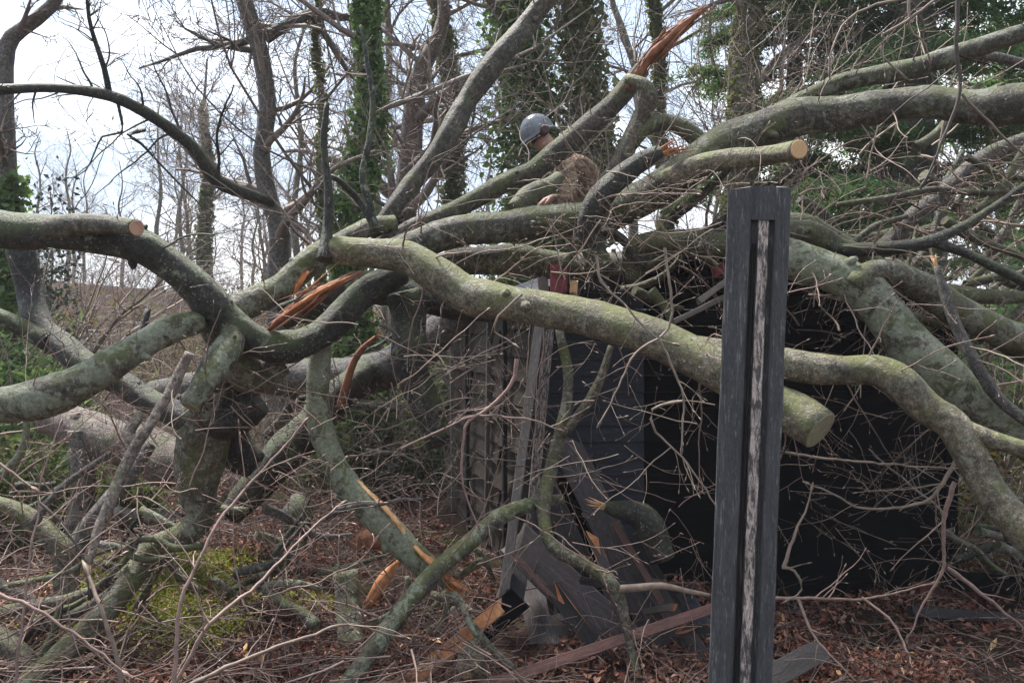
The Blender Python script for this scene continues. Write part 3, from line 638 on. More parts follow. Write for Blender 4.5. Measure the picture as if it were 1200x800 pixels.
board('plank', 'steep narrow black plank between the jamb foot and the heap', (628, 590, 4.4), (652, 720, 4.15), 16, .022, 'black', group=G1, seed=32, edge='greyboard', jag=.1)  # edge highlight painted with the lighter grey here too
board('plank', 'black board with a splintered orange edge low in the middle of the heap', (655, 700, 4.0), (720, 790, 3.7), 18, .02, 'black', group=G1, seed=33, edge='split', jag=.12)
board('plank', 'black board sliding off the right of the heap toward the post foot', (760, 680, 4.2), (815, 760, 3.9), 22, .02, 'worn', group=G1, seed=34, edge='redboard', jag=.1)
board('plank', 'dark board crossing over the foot of the broad slanting plank', (690, 790, 3.75), (800, 735, 3.95), 15, .02, 'worn', group=G1, seed=41, edge='split_red', jag=.1)
board('plank', 'narrow board on the heap whose upper end is broken to bare orange wood', (700, 640, 4.2), (748, 765, 3.85), 12, .02, 'worn', group=G1, seed=42, edge='split', jag=.12)
board('plank', 'thin reddish edged board lying along the left edge of the broad plank', (606, 652, 4.15), (700, 760, 3.86), 6, .02, 'redboard', group=G1, seed=44, edge='split_red', jag=.05)
board('rafter', 'grey rafter poking out of the crushed roof left of the black post', (820, 352, 4.2), (905, 290, 4.3), 7, .03, 'greyboard', 'timber', seed=16)
board('rafter', 'thin pale rafter slanting below the crushed roof edge', (742, 400, 4.4), (870, 338, 4.4), 6, .03, 'greyboard', 'timber', seed=17)
board('rafter', 'pale lath sticking up above the shed corner', (640, 380, 4.7), (636, 325, 4.7), 11, .03, 'greyboard', 'timber', seed=18)
for q in range(16):
    a = R.uniform(640, 800); b_ = R.uniform(640, 760); th = R.uniform(-.2, 1.3); l = R.uniform(25, 70); d = R.uniform(4.0, 4.5)
    board('wood_fragment', 'small broken strip of dark wood strewn in the plank heap', (a, b_, d), (a + l * math.cos(th), b_ + l * math.sin(th), d - R.uniform(0, .3)), R.uniform(4, 11), .012, R.choice(['worn', 'black', 'redboard', 'greyboard']), 'wood fragment', 'broken strips in the plank heap', seed=200 + q, edge=R.choice(['split_red', 'redboard']), jag=.04, roll=R.uniform(-.6, .6))
# red topped post piece on the shed corner
rp = board('corner_block', 'faded red block jammed between the limbs on top of the shed corner', (655, 345, 4.55), (655, 312, 4.55), 20, .08, 'red', 'block', seed=20)
board('wood_block', 'small orange end of a broken batten right beside the red block', (672, 343, 4.5), (673, 329, 4.5), 9, .04, 'split_pale', 'block', seed=21)
board('wood_block', 'small red end of a broken board under the limbs left of the post', (836, 320, 4.3), (850, 312, 4.3), 12, .03, 'red', 'block', seed=22)
# felt panel and low brick edging
board('felt_sheet', 'gritty grey piece of roofing felt on the ground beside the post', (792, 700, 4.4), (850, 800, 3.8), 44, .008, 'felt', 'roofing felt', seed=23, jag=.04, roll=.25)
mb = MB()
o = np.array([2.62, 4.72, gh(2.6, 4.7) - .05])
for row in range(2):
    for i in range(9):
        boxo(mb, o + np.array([i * .228 - (.11 if row % 2 else 0), .06 * i * .2, row * .078 + .004]), np.array([.216, .01, 0]), np.array([0, .1, 0]), np.array([0, 0, .068]))
bw = mb.build('brick_edging', M['brick']); tag(bw, 'low red brick edging at the foot of the shed by the right edge', 'brick edging')
board('threshold_beam', 'dark timber lying along the low brick edging', (1070, 716, 4.35), (1240, 728, 4.35), 12, .05, 'black', 'timber', seed=24)
board('plank', 'dark board standing on edge above the brick edging at right', (1105, 678, 4.7), (1240, 690, 4.5), 22, .02, 'shed_black', group=G1, seed=26)

# foreground post
def build_post():
    d = 2.0; B = P(864, 860, d); T = P(890, 219, d); ax = unit(T - B); L = np.linalg.norm(T - B)
    B = B - ax * ((B[2] + .25) / ax[2]); L = np.linalg.norm(T - B)
    X = unit(np.cross(ax, np.array([0, 1, 0]))); X = X if X[0] > 0 else -X
    Y = unit(np.cross(ax, X)); Y = Y if Y[1] > 0 else -Y
    a = math.radians(-16); X, Y = X * math.cos(a) + Y * math.sin(a), Y * math.cos(a) - X * math.sin(a)
    root = mk_empty('fence_post', B); tag(root, 'tall black slotted post standing in the foreground, pale bare wood down its groove', 'post')
    w = .158
    prof = [(-.5, 0), (-.485, -.02), (-.15, -.02), (-.12, .01), (-.10, .16), (.25, .16), (.27, .01), (.29, -.02), (.485, -.02), (.5, 0), (.5, .85), (-.5, .85)]
    groove_top = L - .085
    zs = list(np.linspace(0, groove_top, 44))
    mb = MB(); K = len(prof); V = []
    def wob(u, v, z): return mnoise.noise(Vector((u * 9, v * 9, z * 5))) * .0022 + mnoise.noise(Vector((u * 30, v * 9, z * 18))) * .0012
    for z in zs:
        for u, v in prof: V.append(B + ax * z + X * (u * w + wob(u, v, z)) + Y * (v * w + wob(v, u, z + 7)))
    Q = [[i * K + j, (i + 1) * K + j, (i + 1) * K + (j + 1) % K, i * K + (j + 1) % K] for i in range(len(zs) - 1) for j in range(K)]
    mb.addmulti(V, [(Q, 0, False), (np.arange(K)[::-1][None, :], 0, False)])
    # solid head above the groove, low ridge on top
    pf = [(-.5, 0), (-.485, -.02), (-.15, -.02), (-.12, .01), (-.10, .04), (.25, .04), (.27, .01), (.29, -.02), (.485, -.02), (.5, 0), (.5, .85), (-.5, .85)]
    V = []; th = [0.55, .62, .85, .96, 1.0, .97, .85, .8, .74, .72, .5, .3]
    for q, z in enumerate((0, .04, .085)):
        for j, (u, v) in enumerate(pf):
            zz = z if q < 2 else .062 + .026 * th[j]
            V.append(B + ax * (groove_top + zz) + X * (u * w + wob(u, v, groove_top + z)) + Y * (v * w + wob(v, u, z)))
    Q = [[i * K + j, (i + 1) * K + j, (i + 1) * K + (j + 1) % K, i * K + (j + 1) % K] for i in range(2) for j in range(K)]
    mb.addmulti(V, [(Q, 0, False), ((np.arange(K) + 2 * K)[None, :], 1, False), (np.arange(K)[::-1][None, :], 0, False)])
    mb.build('shaft', [M['post'], M['greyboard']], root)
    mb = MB(); n = 60; V = []; r = random.Random(3)
    for i in range(n + 1):
        z = groove_top * i / n - .001; e = mnoise.noise(Vector((0, 0, z * 14))) * .003
        for u, v in ((.0, .155), (.015, .06), (.17, .06), (.185, .155)): V.append(B + ax * z + X * (u * w + (e if u > 0 else e * .4)) + Y * v * w)
    Q = [[i * 4 + j, (i + 1) * 4 + j, (i + 1) * 4 + j + 1, i * 4 + j + 1] for i in range(n) for j in range(3)]
    Q += [[i * 4 + 3, (i + 1) * 4 + 3, (i + 1) * 4, i * 4] for i in range(n)]
    mb.addmulti(V, [(Q, 0, False), ([[3, 2, 1, 0]], 0, False), ([[n * 4, n * 4 + 1, n * 4 + 2, n * 4 + 3]], 0, False)]); mb.build('bare_wood_strip', M['paintstrip'], root)
    mb = MB(); V = []
    for i in range(31):
        z = (groove_top - .06) * i / 30
        for u, v in ((-.075, .158), (-.07, .09), (-.03, .09), (-.02, .158)): V.append(B + ax * z + X * u * w + Y * v * w)
    Q = [[i * 4 + j, (i + 1) * 4 + j, (i + 1) * 4 + (j + 1) % 4, i * 4 + (j + 1) % 4] for i in range(30) for j in range(4)]
    mb.addmulti(V, [(Q, 0, False), ([[120, 121, 122, 123]], 0, False)]); mb.build('groove_bead', M['black'], root)
build_post()

# ------------------------------------------------------------------ fallen limbs
def shards(mb, p, d, L, w, n, r, mat=0, spread=.25):
    for _ in range(n):
        s = rvec(r); dd = unit(unit(d) + s * spread); o = p + (s - unit(d) * np.dot(s, unit(d))) * w * r.uniform(0, .8)
        l = L * r.uniform(.35, 1); ww = w * r.uniform(.15, .4)
        pts = np.array([o - dd * .25 * l, o, o + dd * l * .5, o + dd * l]); tube(mb, pts, [ww * .9, ww, ww * .6, .0008], 4, mat, flat=r.uniform(.3, .8))
LIMBG = 'limbs of the storm felled tree'
def limb(label, pts, m='bark', name='fallen_limb', tw=5, twm='twig', end0=None, end1=None, rough=.10, sides=None, extra=(), tears=(), seed=None, twl=(.25, .7), cat='limb', tdir=(0, -.3, 0), step=.035, ws=1.0, tf=0.05):
    """pts: (px, py, width px, depth)"""
    seed = seed if seed is not None else int(pts[0][0] * 3 + pts[0][1]) % 997
    r = random.Random(seed); rows = [list(P(x, y, d)) + [w * ws * d / F / 2] for x, y, w, d in pts]
    A = catmull(rows, step if rows[0][3] > .03 else .03); A[:, 3] = np.maximum(A[:, 3], .002)
    ph = r.random() * 50; sl = np.concatenate([[0], np.cumsum(np.linalg.norm(np.diff(A[:, :3], axis=0), axis=1))])
    A[:, 3] *= [1 + .10 * mnoise.noise(Vector((q * 5, ph, 0))) + .05 * mnoise.noise(Vector((q * 16, ph, 3))) for q in sl]
    A[:, :3] += np.array([[mnoise.noise(Vector((q * 3.2, ph, z))) * min(.022, a * .35) for z in (5, 9, 13)] for q, a in zip(sl, A[:, 3])])
    mx = A[:, 3].max(); sides = sides or (20 if mx > .07 else 14 if mx > .035 else 8)
    if mx < .04:
        g = np.random.RandomState(seed); A[:, :3] += np.cumsum(g.normal(size=(len(A), 3)), 0) * .0012
    mb = MB(); tube(mb, A[:, :3], A[:, 3], sides, rough=rough, seed=seed, cap0=None, cap1=None)
    # small stubs and knots where side shoots broke away
    for _ in range(int(sl[-1] * 2.2) if mx > .035 else 0):
        i = r.randint(3, len(A) - 4); t = unit(A[i + 1, :3] - A[i - 1, :3]); s = rvec(r); s = unit(s - t * np.dot(s, t)); s[1] = -abs(s[1])
        p = A[i, :3] + s * A[i, 3] * .8; L = A[i, 3] * r.uniform(.2, .7); rr = A[i, 3] * r.uniform(.12, .32)
        tube(mb, np.array([p - s * rr, p, p + s * L * .6 + t * L * .2, p + s * L + t * L * .4]), [rr * 1.9, rr * 1.2, rr * .9, rr * .5], 8, rough=.15, seed=seed + _)
    o = mb.build(name, M[m]); tag(o, label, cat, LIMBG)
    for which, e in ((0, end0), (-1, end1)):
        if not e: continue
        i = 0 if which == 0 else len(A) - 1; j = 1 if which == 0 else len(A) - 2
        t = unit(A[i, :3] - A[j, :3]); p = A[i, :3]; rad = A[i, 3]; mb = MB()
        if e.startswith('saw'):
            mt = {'saw': 'sawn', 'saw_pink': 'sawn_pink', 'saw_old': 'sawn_old'}[e]
            tube(mb, np.array([p - t * .004, p + t * .003, p + t * .005]), [rad * .95, rad * .94, rad * .88], 20, rough=.05, seed=seed); mb.build('sawn_face', M[mt], o)
        else:
            mt = {'split': 'split', 'split_red': 'split_red', 'split_pale': 'split_pale'}[e]
            shards(mb, p, t, rad * 4.5, rad, 16, r); mb.build('splintered_end', M[mt], o)
    for pts2, m2, e2 in extra:                 # side branches of this limb
        rw = [list(P(x, y, d)) + [w * d / F / 2] for x, y, w, d in pts2]; B = catmull(rw, .03); mb = MB(); tube(mb, B[:, :3], np.maximum(B[:, 3], .002), 14 if B[:, 3].max() > .02 else 8, rough=.08, seed=seed + 9)
        so = mb.build('side_branch', M[m2], o)
        if e2:
            t = unit(B[-1, :3] - B[-2, :3]); p = B[-1, :3]; rad = B[-1, 3]; mb = MB()
            if e2.startswith('saw'):
                tube(mb, np.array([p - t * .004, p + t * .003, p + t * .005]), [rad * .94, rad * .93, rad * .87], 18, rough=.04, seed=1); mb.build('sawn_face', M['sawn' if e2 == 'saw' else 'sawn_pink'], so)
            else: shards(mb, p, t, rad * 5, rad, 14, r); mb.build('splintered_end', M[e2], so)
    for tp, tm_, wf in tears:                   # torn strips of raw wood on the limb
        mb = MB(); rw = catmull([list(P(x, y, d)) + [w * d / F / 2] for x, y, w, d in tp], .02)
        tube(mb, rw[:, :3], np.maximum(rw[:, 3] * .72, .001), 12, rough=.6, seed=seed + 5, flat=wf)
        for _ in range(34):
            i = r.randint(1, len(rw) - 2); t = unit(rw[i + 1, :3] - rw[i - 1, :3]); shards(mb, rw[i, :3] + rvec(r) * rw[i, 3] * .5, t * r.choice((-1, 1)), rw[i, 3] * 4.5, rw[i, 3] * .55, 1, r, spread=.22)
        mb.build('torn_wood', M[tm_], o)
    for _ in range(tw):
        i = int(len(A) * (tf + r.random() * (.98 - tf))); i = min(max(i, 1), len(A) - 2); t = unit(A[i + 1, :3] - A[i - 1, :3]); s = rvec(r); s = unit(s - t * np.dot(s, t)) + np.array(tdir)
        mb = MB(); twig(mb, A[i, :3] + unit(s) * A[i, 3] * .6, unit(s + t * .4), r.uniform(*twl), r.uniform(.003, .006), r, 2, 4, .2, -.35, True, 0, 1.0); mb.build('twig', M[twm], o)
    return o

# ---- left group
limb('big dark limb from the left edge with a pinkish sawn stub, dipping to the crotch', pts=[(-60, 262, 44, 3.5), (0, 268, 46, 3.5), (60, 272, 42, 3.5), (120, 277, 40, 3.5), (160, 285, 42, 3.5), (195, 308, 42, 3.55), (232, 340, 44, 3.6), (262, 372, 44, 3.65), (295, 396, 42, 3.7), (335, 404, 40, 3.8), (372, 392, 36, 3.9), (405, 362, 36, 4.0), (440, 335, 34, 4.1), (470, 320, 30, 4.2)], m='bark_dark', ws=0.95, tw=7, twm='twig_dark',
     extra=[([(60, 268, 30, 3.46), (100, 263, 26, 3.42), (138, 264, 21, 3.36), (160, 267, 19, 3.26)], 'bark', 'saw_pink')],
     tears=[([(314, 386, 12, 3.72), (342, 364, 32, 3.74), (372, 345, 34, 3.8), (400, 330, 22, 3.86), (426, 318, 6, 3.92)], 'split_red', .45), ([(330, 372, 5, 3.68), (358, 352, 14, 3.69), (385, 336, 10, 3.76), (405, 326, 3, 3.8)], 'split', .4), ([(345, 345, 4, 3.82), (352, 330, 9, 3.8), (362, 318, 3, 3.8)], 'split', .6)])
limb('pale green lichened limb rising from the left edge to below the big sawn limb', pts=[(-60, 486, 58, 3.1), (0, 474, 56, 3.15), (45, 464, 56, 3.2), (90, 448, 52, 3.25), (130, 428, 48, 3.3), (165, 405, 42, 3.4), (200, 384, 38, 3.5), (236, 376, 30, 3.6)], m='bark_lichen', ws=0.84, tw=7, twl=(.15, .4), rough=.09)
limb('short lichened stub with a broken top beside the end of the lichened limb', [(222, 474, 24, 3.35), (235, 452, 30, 3.4), (255, 425, 34, 3.5), (270, 400, 30, 3.6), (268, 380, 22, 3.65)], 'bark_lichen', 'broken_stub', tw=2, end0='saw_old', cat='stub')
limb('knobbly mossy branch end behind the lichened limb', [(232, 372, 16, 3.7), (250, 392, 34, 3.75), (275, 420, 42, 3.8), (300, 440, 44, 3.9), (330, 420, 40, 3.95)], 'bark', tw=4)
limb('dark crooked limb dropping from the left edge behind the lichened one', pts=[(20, 268, 30, 4.3), (24, 296, 33, 4.3), (35, 340, 34, 4.3), (52, 388, 34, 4.2), (95, 424, 34, 4.1), (145, 452, 32, 4.1), (190, 478, 32, 4.05), (230, 490, 44, 4.0), (270, 492, 52, 4.0), (300, 470, 40, 4.0)], m='bark_dark', ws=0.9, tw=5,
     extra=[([(60, 400, 26, 4.15), (35, 388, 22, 4.15), (0, 372, 20, 4.1), (-50, 356, 18, 4.1)], 'bark_dark', None)])
limb('massive dark butt under the crotch running into the mossy root', pts=[(262, 420, 44, 3.95), (250, 460, 58, 4.0), (240, 505, 64, 4.05), (232, 545, 58, 4.1), (232, 580, 44, 4.1), (236, 605, 34, 4.1), (215, 626, 30, 4.05), (185, 640, 28, 4.0), (165, 662, 28, 3.95), (142, 694, 28, 3.85), (105, 735, 31, 3.75), (60, 778, 34, 3.65), (10, 825, 36, 3.55)], m='bark', name='mossy_bough', ws=0.95, tw=6, twl=(.15, .4), rough=.11)
limb('dark limb from the crotch running down left toward the fallen log', [(300, 395, 40, 4.0), (275, 440, 40, 4.1), (262, 480, 46, 4.15), (275, 520, 44, 4.2), (300, 545, 30, 4.25)], 'bark_dark', tw=3)
limb('green tinged limb from the crotch up behind the pale limb stub', pts=[(238, 392, 34, 4.2), (280, 364, 38, 4.25), (320, 338, 38, 4.3), (360, 312, 36, 4.35), (395, 288, 32, 4.4), (430, 268, 26, 4.5), (462, 262, 22, 4.6)], m='bark', ws=0.85, tw=4)
limb('thin dark upright branch crossing the crotch in front of the ivy trunk', [(380, 305, 18, 3.95), (385, 265, 12, 4.0), (383, 225, 10, 4.0), (378, 170, 8, 4.0), (383, 120, 6, 4.0)], 'bark_dark', 'broken_branch', tw=2, cat='branch', twl=(.15, .3))
limb('thin crooked upright branch in front of the bright ivy trunk', [(440, 272, 12, 4.3), (432, 240, 10, 4.3), (425, 205, 9, 4.3), (432, 165, 8, 4.3), (436, 120, 7, 4.3), (428, 70, 5, 4.3), (420, 30, 3, 4.3)], 'bark_dark', 'broken_branch', tw=3, cat='branch', extra=[([(436, 260, 9, 4.3), (418, 232, 8, 4.3), (395, 210, 7, 4.2), (380, 205, 5, 4.2)], 'bark_dark', None)], twl=(.15, .35))
# ---- centre
limb('long pale smooth limb lying across the whole shed front to a clean slanting cut', pts=[(386, 290, 26, 4.0), (400, 293, 36, 4.0), (440, 297, 38, 4.0), (480, 302, 42, 3.98), (512, 322, 47, 3.95), (545, 345, 48, 3.9), (590, 354, 45, 3.85), (640, 362, 46, 3.8), (700, 375, 47, 3.7), (750, 390, 49, 3.6), (800, 411, 51, 3.55), (850, 438, 52, 3.45), (900, 466, 53, 3.4), (932, 485, 54, 3.37), (962, 504, 55, 3.30)], m='bark_light', ws=0.93, tw=9, twm='twig_pink', end1='saw_old', rough=.055, tdir=(0, -.3, -.5))
limb('great smooth grey limb arching from the centre to the upper right edge', pts=[(440, 300, 30, 4.5), (480, 288, 36, 4.5), (530, 273, 38, 4.5), (590, 264, 40, 4.5), (650, 258, 41, 4.5), (705, 252, 43, 4.45), (755, 232, 46, 4.4), (800, 203, 48, 4.35), (845, 172, 48, 4.3), (890, 150, 47, 4.25), (950, 137, 45, 4.2), (1020, 127, 44, 4.1), (1080, 121, 42, 4.0), (1130, 124, 42, 3.9), (1180, 120, 50, 3.8), (1260, 112, 58, 3.7)], m='bark_mid', ws=0.93, tw=12, twm='twig', rough=.05,
     extra=[([(780, 212, 26, 4.25), (815, 196, 26, 4.15), (850, 187, 24, 4.08), (890, 184, 23, 3.98), (920, 179, 23, 3.84), (936, 175, 23, 3.72)], 'bark_light', 'saw')])
limb('dark log lying under the pale limb, left of the red block', [(515, 312, 28, 4.7), (560, 306, 34, 4.7), (610, 306, 35, 4.7), (660, 310, 34, 4.75), (720, 312, 34, 4.8), (780, 300, 32, 4.8)], 'bark', 'fallen_log', tw=3, cat='log')
limb('dark horizontal limb tucked under the bend of the pale limb', [(330, 372, 30, 4.4), (380, 352, 34, 4.4), (430, 338, 38, 4.4), (480, 345, 38, 4.4), (530, 356, 34, 4.4), (575, 366, 26, 4.45)], 'bark_dark', tw=3)
limb('thick black stub hanging down under the horizontal limb', [(472, 340, 40, 4.35), (476, 375, 40, 4.35), (480, 415, 40, 4.3), (490, 450, 38, 4.3), (503, 490, 32, 4.25), (512, 520, 22, 4.2)], 'bark_dark', 'broken_stub', tw=3, cat='stub')
limb('bare diagonal bough rising from the tangle to the top edge left of the worker', pts=[(434, 278, 20, 4.7), (455, 250, 26, 4.7), (478, 220, 28, 4.75), (505, 190, 30, 4.8), (530, 150, 33, 4.85), (556, 106, 34, 4.9), (585, 66, 34, 4.95), (618, 28, 32, 5.0), (655, -20, 30, 5.0), (690, -70, 28, 5.0)], m='bark_mid', ws=0.76, tw=4, twm='twig_dark')
limb('slanting limb in front of the worker, its upper end torn to reddish splinters', pts=[(440, 288, 20, 4.6), (480, 268, 24, 4.6), (530, 247, 26, 4.6), (580, 222, 28, 4.6), (630, 195, 31, 4.6), (672, 163, 33, 4.6), (712, 128, 32, 4.6), (738, 98, 30, 4.6), (752, 82, 26, 4.6)], m='bark_mid', ws=0.78, tw=6,
     tears=[([(736, 106, 18, 4.57), (756, 76, 32, 4.55), (780, 50, 30, 4.55), (806, 26, 22, 4.55), (830, 8, 7, 4.55)], 'split_red', .5)],
     extra=[([(735, 92, 12, 4.5), (752, 98, 15, 4.45), (762, 110, 17, 4.45), (752, 135, 20, 4.5), (738, 165, 20, 4.5), (722, 195, 18, 4.5), (700, 225, 16, 4.5)], 'bark', None)])
limb('dark arched limb rearing up between the two great limbs, torn orange at its tip', pts=[(706, 320, 30, 4.3), (694, 290, 32, 4.3), (692, 262, 34, 4.25), (706, 230, 35, 4.2), (730, 205, 32, 4.2), (755, 188, 28, 4.2), (772, 180, 24, 4.2)], m='bark_dark', ws=0.85, tw=5, end1='split')
limb('mossy branch curling over the top of the heap right of the worker', [(742, 172, 14, 4.5), (756, 150, 18, 4.5), (780, 143, 20, 4.5), (808, 152, 22, 4.5), (830, 170, 20, 4.5)], 'moss', 'broken_branch', tw=3, cat='branch')
limb('mossy broken branch at the hands of the worker', [(600, 246, 16, 5.2), (622, 228, 22, 5.3), (645, 216, 20, 5.35), (655, 205, 12, 5.4)], 'moss', 'broken_branch', tw=1, cat='branch', twl=(.1, .2))
limb('looping mossy limb under the great grey limb left of the black post', pts=[(742, 330, 20, 4.4), (740, 298, 26, 4.35), (760, 285, 30, 4.3), (800, 283, 34, 4.25), (850, 285, 36, 4.2), (900, 275, 34, 4.2), (945, 272, 32, 4.2), (985, 290, 30, 4.25), (1015, 300, 28, 4.3)], m='moss', ws=0.85, tw=6)
# ---- behind: pale logs on the ground
limb('grey fallen log lying behind the crotch, right part curving up to the shed', [(180, 462, 34, 5.6), (250, 452, 38, 5.5), (330, 443, 42, 5.4), (400, 440, 44, 5.3), (450, 432, 46, 5.2), (490, 412, 46, 5.1), (520, 385, 40, 5.1), (550, 350, 34, 5.1)], 'bark_grey', 'fallen_log', tw=3, cat='log', rough=.06)
limb('thick pale brown log on the ground left of the mossy root', [(60, 490, 40, 5.2), (110, 508, 48, 5.0), (160, 524, 54, 4.9), (210, 545, 58, 4.8), (250, 556, 40, 4.8)], 'bark_brown', 'fallen_log', tw=2, cat='log', rough=.08)
limb('dark log slanting behind the centre curved limb', [(270, 600, 34, 4.6), (310, 560, 42, 4.6), (350, 515, 44, 4.65), (390, 470, 40, 4.7), (440, 430, 36, 4.8)], 'bark_dark', 'fallen_log', tw=3, cat='log')
limb('peeled orange broken branch standing up in the gap behind the curved limb', [(398, 478, 9, 4.5), (405, 450, 9, 4.5), (418, 415, 8, 4.5), (438, 394, 5, 4.5)], 'split_red', 'broken_branch', tw=0, end1='split', cat='branch')
limb('curved grey limb dropping from the crotch to the litter, split orange at its foot', pts=[(378, 388, 24, 4.0), (377, 420, 30, 4.0), (374, 460, 32, 3.98), (378, 505, 34, 3.95), (395, 548, 36, 3.9), (425, 588, 38, 3.85), (460, 626, 38, 3.8), (495, 655, 36, 3.8), (525, 678, 26, 3.8)], m='bark_lichen', ws=0.86, tw=6, end1='split',
     tears=[([(414, 558, 4, 3.86), (438, 582, 11, 3.81), (463, 609, 12, 3.76), (486, 640, 5, 3.76)], 'split_pale', .4), ([(485, 640, 8, 3.73), (515, 668, 17, 3.72), (542, 690, 9, 3.75)], 'split', .5)], rough=.09)
limb('straight lichened branch propped from the lower edge up against the shed jamb', pts=[(392, 830, 30, 3.2), (425, 775, 27, 3.3), (462, 725, 26, 3.45), (505, 675, 25, 3.6), (548, 637, 24, 3.8), (590, 605, 24, 3.95), (622, 592, 20, 4.05), (660, 585, 14, 4.15)], m='bark_lichen', ws=0.86, tw=6, twm='twig_pink')
limb('upright lichened branch hanging down the shed front beside the jamb', [(656, 385, 10, 4.2), (664, 420, 12, 4.2), (667, 465, 13, 4.15), (660, 505, 16, 4.1), (648, 545, 16, 4.1), (638, 585, 16, 4.0), (640, 622, 15, 3.9), (655, 645, 15, 3.85), (690, 662, 15, 3.8), (715, 680, 16, 3.75), (728, 705, 13, 3.75), (735, 745, 11, 3.7), (748, 800, 8, 3.6)], 'bark', 'broken_branch', tw=9, cat='branch', twl=(.2, .5), rough=.12,
     extra=[([(722, 690, 10, 3.75), (750, 688, 9, 3.75), (775, 686, 8, 3.75), (805, 692, 6, 3.75), (832, 697, 4, 3.75)], 'twig', None), ([(660, 510, 10, 4.1), (690, 470, 12, 4.1), (705, 440, 10, 4.1), (716, 405, 7, 4.1)], 'bark', None)])
limb('mossy sawn stub lying on top of the plank heap', [(708, 594, 12, 4.15), (725, 600, 24, 4.15), (748, 606, 32, 4.15), (766, 624, 36, 4.12), (778, 654, 30, 4.1)], 'bark_dark', 'mossy_stub', tw=0, end0='split_pale', cat='stub')
limb('short grey log standing in the litter below the curved limb', [(404, 668, 28, 4.15), (408, 700, 30, 4.1), (412, 740, 32, 4.0), (410, 775, 32, 3.9)], 'bark_lichen', 'log_piece', tw=1, cat='log')
limb('lichened log end at the lower edge beside the split orange board', [(548, 750, 24, 3.9), (552, 780, 32, 3.8), (558, 830, 36, 3.7)], 'bark_lichen', 'log_piece', tw=0, cat='log')
limb('grey ribbed log end with a broken tip in the litter left of the curved limb', [(346, 578, 8, 4.4), (348, 588, 26, 4.4), (348, 604, 36, 4.4), (345, 622, 28, 4.4)], 'bark_grey', 'log_piece', tw=0, cat='log', rough=.12)
limb('splinter of raw orange wood under the curved limb', [(430, 710, 10, 4.1), (448, 682, 16, 4.1), (466, 658, 4, 4.1)], 'split', 'wood_splinter', tw=0, cat='splinter', sides=7)
limb('small reddish raw splinter lying left of the curved limb', [(410, 640, 8, 4.4), (435, 632, 26, 4.4), (462, 640, 10, 4.4)], 'split_red', 'wood_splinter', tw=0, cat='splinter', sides=7)
limb('green lichened branch lying in the litter below the ribbed log end', [(300, 690, 8, 4.0), (325, 684, 9, 4.0), (352, 684, 9, 4.0), (375, 690, 6, 4.05)], 'bark_lichen', 'broken_branch', tw=3, cat='branch', extra=[([(310, 690, 9, 4.0), (330, 705, 10, 3.95), (355, 718, 12, 3.9), (372, 734, 14, 3.85)], 'bark_lichen', None)])
limb('green twiggy crook hooked over the mossy root', [(238, 640, 7, 3.9), (205, 643, 9, 3.9), (180, 632, 9, 3.9), (150, 634, 8, 3.85)], 'moss', 'broken_branch', tw=2, cat='branch', twl=(.1, .3), extra=[([(152, 634, 8, 3.85), (152, 650, 8, 3.85), (175, 655, 7, 3.85), (205, 650, 6, 3.85)], 'moss', None)])
# lower left heap
limb('grey forked log low at the left with its fork open to the upper right', [(82, 735, 26, 4.2), (78, 690, 27, 4.25), (78, 650, 27, 4.3), (50, 620, 24, 4.3), (15, 598, 20, 4.3), (-40, 580, 18, 4.3)], 'bark', 'fallen_log', tw=3, cat='log', extra=[([(80, 660, 22, 4.28), (98, 625, 22, 4.35), (125, 590, 20, 4.4), (150, 560, 18, 4.5), (175, 520, 16, 4.6)], 'bark_grey', None)])
limb('upper of the two parallel branches lying toward the mossy root at lower left', [(-40, 722, 14, 4.1), (30, 714, 14, 4.05), (85, 704, 14, 4.0), (130, 684, 13, 4.0), (165, 655, 10, 4.0)], 'bark', tw=3, cat='branch', name='broken_branch')
limb('lower of the two parallel branches lying toward the mossy root at lower left', [(-40, 760, 14, 3.9), (10, 748, 14, 3.9), (60, 730, 14, 3.9), (110, 705, 12, 3.9), (150, 672, 9, 3.9)], 'bark_grey', tw=3, cat='branch', name='broken_branch')
limb('thick grey log cut by the lower left corner', [(-60, 720, 26, 3.7), (-10, 745, 26, 3.7), (30, 775, 26, 3.65), (60, 815, 26, 3.6)], 'bark', 'fallen_log', tw=2, cat='log')
limb('grey upright log behind the left heap beside the pale brown log', [(92, 505, 22, 4.9), (98, 545, 24, 4.9), (96, 585, 26, 4.9), (88, 620, 26, 4.85)], 'bark_grey', 'fallen_log', tw=0, cat='log')
limb('thin grey log lying level behind the dead pole', [(130, 600, 18, 4.7), (170, 606, 18, 4.7), (215, 610, 16, 4.7)], 'bark_grey', 'fallen_log', tw=1, cat='log')
limb('dead pale pole leaning across the left heap, broken at both ends', [(222, 414, 11, 3.2), (205, 446, 13, 3.2), (185, 480, 13, 3.15), (160, 520, 14, 3.1), (140, 560, 14, 3.05), (125, 595, 13, 3.0), (113, 625, 12, 2.95), (104, 660, 7, 2.9)], 'deadwood', 'dead_pole', tw=2, cat='pole', end1='split_pale', rough=.12, extra=[([(160, 520, 12, 3.1), (150, 508, 14, 3.12), (165, 485, 12, 3.15)], 'deadwood', None)])
